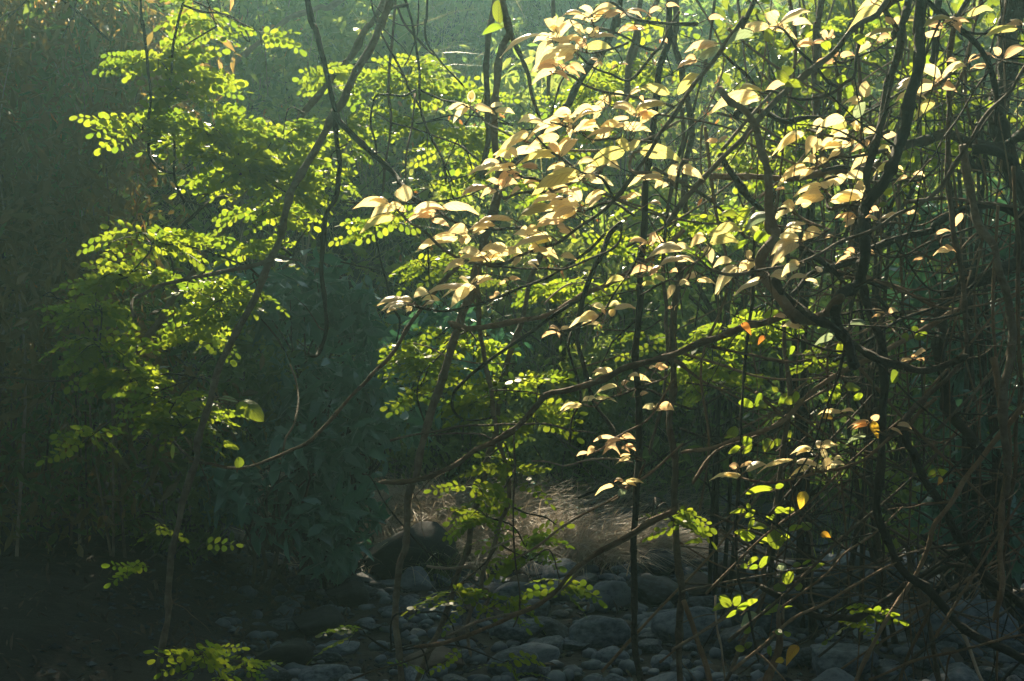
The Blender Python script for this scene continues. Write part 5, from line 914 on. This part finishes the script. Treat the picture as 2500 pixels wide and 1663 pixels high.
PLANTS = [ # label, depth, scale, start (disp px), clusters (disp x, y, rx, ry, n)
 ('leafy climber with bright pinnate leaves hanging around the flat-hooked vine', 6.35, 1.0, (380, -20), [(500, 60, 70, 42, 9), (370, 140, 88, 58, 22), (425, 215, 85, 36, 16), (325, 300, 62, 78, 18), (590, 70, 40, 20, 3)]),
 ('dense mass of bright pinnate leaves between the flat-hooked vine and the leaning trunk', 6.6, 1.0, (610, 330), [(480, 310, 120, 55, 34), (560, 400, 110, 65, 38), (450, 470, 90, 60, 26)]),
 ('dense bright pinnate foliage just beside the upper leaning trunk', 6.75, 1.0, (700, 260), [(650, 320, 100, 60, 32), (660, 430, 90, 60, 28), (600, 500, 130, 45, 26)]),
 ('pinnate branch reaching out low over the shaded thicket', 6.5, 1.0, (560, 610), [(350, 560, 120, 30, 18), (290, 640, 80, 36, 18), (220, 720, 75, 50, 20), (230, 800, 70, 55, 18), (100, 680, 40, 25, 3)]),
 ('pinnate leaves drooping along the middle of the leaning trunk', 6.7, 1.0, (600, 640), [(560, 580, 60, 40, 10), (530, 690, 100, 65, 26), (460, 770, 70, 50, 12), (610, 700, 30, 60, 6)]),
 ('low pinnate branch beside the trunk behind the big glossy leaf', 6.4, 1.0, (450, 870), [(300, 880, 90, 40, 16), (400, 930, 90, 40, 14), (420, 985, 90, 45, 14), (520, 950, 50, 50, 8), (190, 1020, 60, 14, 5)]),
 ('scattered pinnate sprigs low on the leaning trunk', 6.4, .9, (400, 1230), [(350, 1310, 45, 25, 4), (340, 1230, 40, 15, 3), (450, 1275, 30, 12, 2), (310, 1195, 12, 6, 1)]),
 ('pinnate spray at the very bottom beside the trunk foot', 6.1, 1.05, (385, 1500), [(450, 1510, 110, 22, 11), (560, 1530, 50, 25, 6)]),
 ('bright pinnate foliage in the haze behind the upper hanging vines', 7.0, .95, (800, 150), [(930, 190, 110, 42, 26), (1010, 215, 60, 40, 10), (760, 200, 60, 40, 10), (800, 330, 60, 55, 12), (760, 400, 40, 50, 6)]),
 ('pinnate foliage in the haze beside the cream cluster with the upright leaf', 7.0, .95, (1180, 290), [(960, 285, 80, 35, 8), (1060, 340, 90, 50, 20), (1090, 400, 60, 45, 9), (870, 520, 60, 40, 8), (1110, 235, 40, 20, 4), (1000, 440, 60, 30, 6)]),
 ('pinnate leaves behind the slanting dark trunk under the topmost cream cluster', 7.0, .95, (1400, 100), [(1370, 200, 70, 50, 12), (1440, 160, 60, 30, 7), (1550, 175, 70, 25, 6), (1530, 60, 30, 30, 3), (1330, 230, 40, 40, 5)]),
 ('pinnate foliage showing through the broad fan of cream leaves', 6.8, .9, (1200, 300), [(1300, 340, 60, 50, 7), (1250, 440, 70, 50, 8), (1400, 560, 50, 40, 7), (1540, 550, 50, 50, 8), (1480, 470, 50, 30, 4), (1560, 500, 40, 30, 4)]),
 ('glinting pinnate foliage under the long slanting branch of the cream fan', 7.0, .85, (1380, 640), [(1250, 670, 100, 34, 16), (1350, 690, 70, 30, 8), (980, 620, 60, 45, 9), (1060, 640, 50, 60, 8)]),
 ('pinnate foliage at the foot of the forked pale-topped branch', 6.5, .95, (1080, 760), [(970, 830, 90, 55, 22), (960, 900, 55, 40, 8), (1000, 780, 60, 40, 8), (1090, 830, 40, 40, 5)]),
 ('pinnate spray with clear rows of leaflets between the slanting stems', 6.3, .95, (1150, 880), [(1170, 890, 100, 40, 16), (1250, 880, 50, 20, 4), (1230, 965, 80, 34, 12), (1130, 940, 60, 20, 5)]),
 ('pinnate foliage hanging by the slender stem above the knotted root', 6.3, .9, (1150, 1030), [(1070, 1120, 75, 36, 10), (1185, 1080, 60, 50, 14), (1120, 1190, 80, 45, 16), (1210, 1260, 70, 36, 10)]),
 ('pinnate sprigs low over the dark stones by the paired rod', 6.1, .95, (1150, 1250), [(1220, 1290, 70, 30, 10), (1290, 1340, 40, 28, 8), (1040, 1360, 80, 34, 12), (1140, 1385, 70, 16, 7)]),
 ('small pinnate sprigs hanging just above the bottom stones', 6.0, .9, (900, 1500), [(835, 1450, 34, 26, 4), (1160, 1525, 70, 16, 5), (960, 1410, 20, 10, 1), (1060, 1490, 30, 12, 2), (990, 1555, 50, 10, 2)]),
 ('pinnate spray beside the plumb dark stem with leaflets hanging in rows', 5.9, .95, (1510, 1170), [(1545, 1200, 60, 36, 9), (1500, 1190, 20, 20, 2)]),
 ('pinnate foliage behind the thick bare sweeping branch', 6.8, .9, (1760, 700), [(1680, 760, 90, 50, 16), (1640, 850, 70, 50, 12), (1760, 780, 60, 60, 12), (1620, 790, 40, 30, 5)]),
 ('pinnate foliage glimpsed between the thin sticks of the middle tangle', 6.9, .85, (1700, 840), [(1700, 880, 90, 50, 14), (1850, 850, 80, 40, 8), (1630, 900, 40, 60, 8), (1500, 800, 50, 40, 5)]),
 ('pinnate foliage behind the middle cream leaves of the tangle', 6.6, .9, (1900, 350), [(1780, 400, 70, 70, 12), (1850, 300, 60, 60, 10), (1720, 500, 50, 50, 7), (1720, 350, 30, 30, 3)]),
 ('pinnate spray resting on the smile-shaped bough', 5.7, .9, (1890, 1420), [(1930, 1425, 60, 18, 6), (2000, 1420, 30, 15, 2)]),
 ('bright pinnate foliage high behind the thick dropping liana', 6.9, .95, (2020, 0), [(2030, 40, 70, 50, 9), (1960, 60, 50, 40, 6), (2100, 200, 60, 90, 9), (2130, 350, 70, 80, 10)])]
for pi_, (lb, dep, scl, st, cls) in enumerate(PLANTS):
    p0 = W3(st[0] * 1.06067, st[1] * 1.06067, dep)
    root = empty('leafy_climber', p0, lb, 'climbing plant'); tw = []; prev = p0
    nleaf = 0
    for ci, (cx, cyy, rx, ry, n_) in enumerate(cls):
        c = W3(cx * 1.06067, cyy * 1.06067, dep + U(-.15, .15))
        src0 = p0 if ci == 0 or (c - p0).length < (c - prev).length else prev
        m = src0.lerp(c, .5) + Vector((U(-.05, .05), U(-.1, .1), U(0, .1)))
        tw.append(tube(spline([src0, m, c], 5), .0045, .003, 5, .1, ci)); prev = c
        n_ = int(n_ * (1.42 if cyy < 1050 else .95)); nb = max(1, n_ // 4); px_ = pxm(dep) * 1.06067
        for b in range(nb):
            a = U(0, 6.283); e = c + Vector((math.cos(a) * rx * px_ * U(.45, .95), U(-.28, .28), math.sin(a) * ry * px_ * U(.35, .95)))
            m = c.lerp(e, .5) + Vector((0, U(-.03, .03), .03)); S = spline([c, m, e], 4); tw.append(tube(S, .0028, .0014, 4, .1, b))
            k_ = n_ // nb + (1 if b < n_ % nb else 0)
            for q in range(k_):
                if nleaf >= 100: break
                t = (q + .6) / k_; p = S[min(len(S) - 1, int(t * (len(S) - 1)))]
                dx = (e - c).x; sg = 1 if dx > 0 else -1
                if R() < .3: sg = -sg
                X = Vector((sg * U(.5, 1), U(-.7, .7), U(-.45, .35))).normalized(); Z = Vector((random.gauss(0, .45), U(-.2, 2.0), 1)).normalized()
                Y = Z.cross(X).normalized(); Z = X.cross(Y)
                s2 = scl * U(.85, 1.3); mt = Matrix((X, Y, Z)).transposed().to_4x4()
                o = bpy.data.objects.new('leaf', CM[random.randrange(len(CM))]); COL.objects.link(o); o.parent = root
                o.matrix_basis = Matrix.Translation(p - p0) @ mt @ Matrix.Diagonal((s2, s2, s2, 1)); nleaf += 1
    v, f = merge(tw); mesh_obj('twigs', v, f, 'dark', root)

# ------------------------------------------------------------------ thin dead vines of the tangle
TG = [('thin dead vine hanging almost plumb in the dark tangle', 'plumb thin vines of the tangle'), ('thin dead stick slanting through the dark tangle', 'slanting thin sticks of the tangle'),
      ('thin bare vine sagging across the tangle of sticks', 'sagging thin vines of the tangle')]
for k in range(240):
    ty = (0, 1, 2, 1, 2)[k % 5]
    dep = U(5.3, 7.6); dx = 1530 + 830 * R() ** .62
    if ty == 0:
        y0 = -30 if R() < .6 else U(200, 800); y1 = y0 + U(500, 1500); x1 = dx + U(-90, 70)
        pts = [(dx + (x1 - dx) * q + random.gauss(0, 24), y0 + (y1 - y0) * q) for q in (0, .2, .4, .6, .8, 1)]
    elif ty == 1:
        y0 = U(150, 1550); L = U(250, 750); a = random.choice((rad(U(20, 60)), rad(U(20, 60)), rad(U(-50, -15)))); 
        pts = [(dx + math.cos(a) * L * (q - .5) + random.gauss(0, 8), y0 - math.sin(a) * L * (q - .5) + random.gauss(0, 8)) for q in (0, .25, .5, .75, 1)]
    else:
        y0 = U(50, 1350); L = U(200, 560); sg = U(30, 110)
        pts = [(dx + L * (q - .5), y0 + sg * 4 * q * (1 - q) + U(-10, 10) + (q - .5) * U(-60, 60)) for q in (0, .2, .4, .6, .8, 1)]
    P = [W3(x * 1.06067, y * 1.06067, dep + .1 * q) for q, (x, y) in enumerate(pts)]
    if P[-1].z < .35 and ty == 0: to_ground(P)
    P = [p if p.z > gz(p.x, p.y) else Vector((p.x, p.y, gz(p.x, p.y) + .01)) for p in P]
    r_ = U(.0025, .0075); v, f = tube(spline(P, 5), r_, r_ * .6, 6, .14, k)
    o = mesh_obj(('thin_vine', 'thin_stick', 'thin_vine')[ty], v, f, random.choice(('bark', 'dark', 'brown', 'brown')), origin=P[0]); mx_ = sum(p[0] for p in pts) / len(pts); my_ = min(1500, max(60, sum(p[1] for p in pts) / len(pts))); tl = math.dist(pts[0], pts[-1]); sl = abs(pts[-1][1] - pts[0][1]) / max(1, abs(pts[-1][0] - pts[0][0]))
    tag(o, f"{'hair-thin' if r_ < .004 else 'thin' if r_ < .006 else 'stout'}{' long' if tl > 560 else ' short' if tl < 340 else ''} {('plumb hanging', 'slanting', 'sagging')[ty] if ty != 1 else 'steep' if sl > .9 else 'slanting' if sl > .45 else 'nearly level'} dead {'stick' if ty == 1 else 'vine'} {near(mx_, my_)}", 'stick' if ty == 1 else 'vine', TG[ty][1])

# ------------------------------------------------------------------ haze
HAZE = .0047
m, t = newmat('haze_air'); pv = nd(t, 'ShaderNodeVolumePrincipled', Density=HAZE, Anisotropy=.80)
pv.inputs['Color'].default_value = (.42, .76, .80, 1)
o = nd(t, 'ShaderNodeOutputMaterial'); t.links.new(pv.outputs[0], o.inputs['Volume'])
bx = [(x, y, z) for z in (-1.6, 19) for y in (-31, 91) for x in (-61, 61)]
me = bpy.data.meshes.new('haze'); me.from_pydata(bx, [], [(0, 2, 3, 1), (4, 5, 7, 6), (0, 1, 5, 4), (2, 6, 7, 3), (0, 4, 6, 2), (1, 3, 7, 5)]); me.materials.append(m)
hz = bpy.data.objects.new('haze', me); COL.objects.link(hz); tag(hz, kind='stuff')
bpy.context.view_layer.update()
print('LEAVES', lid, 'OBJ', len(sc.objects), 'max per root', sorted(leafcount.items(), key=lambda q: -q[1])[:4])
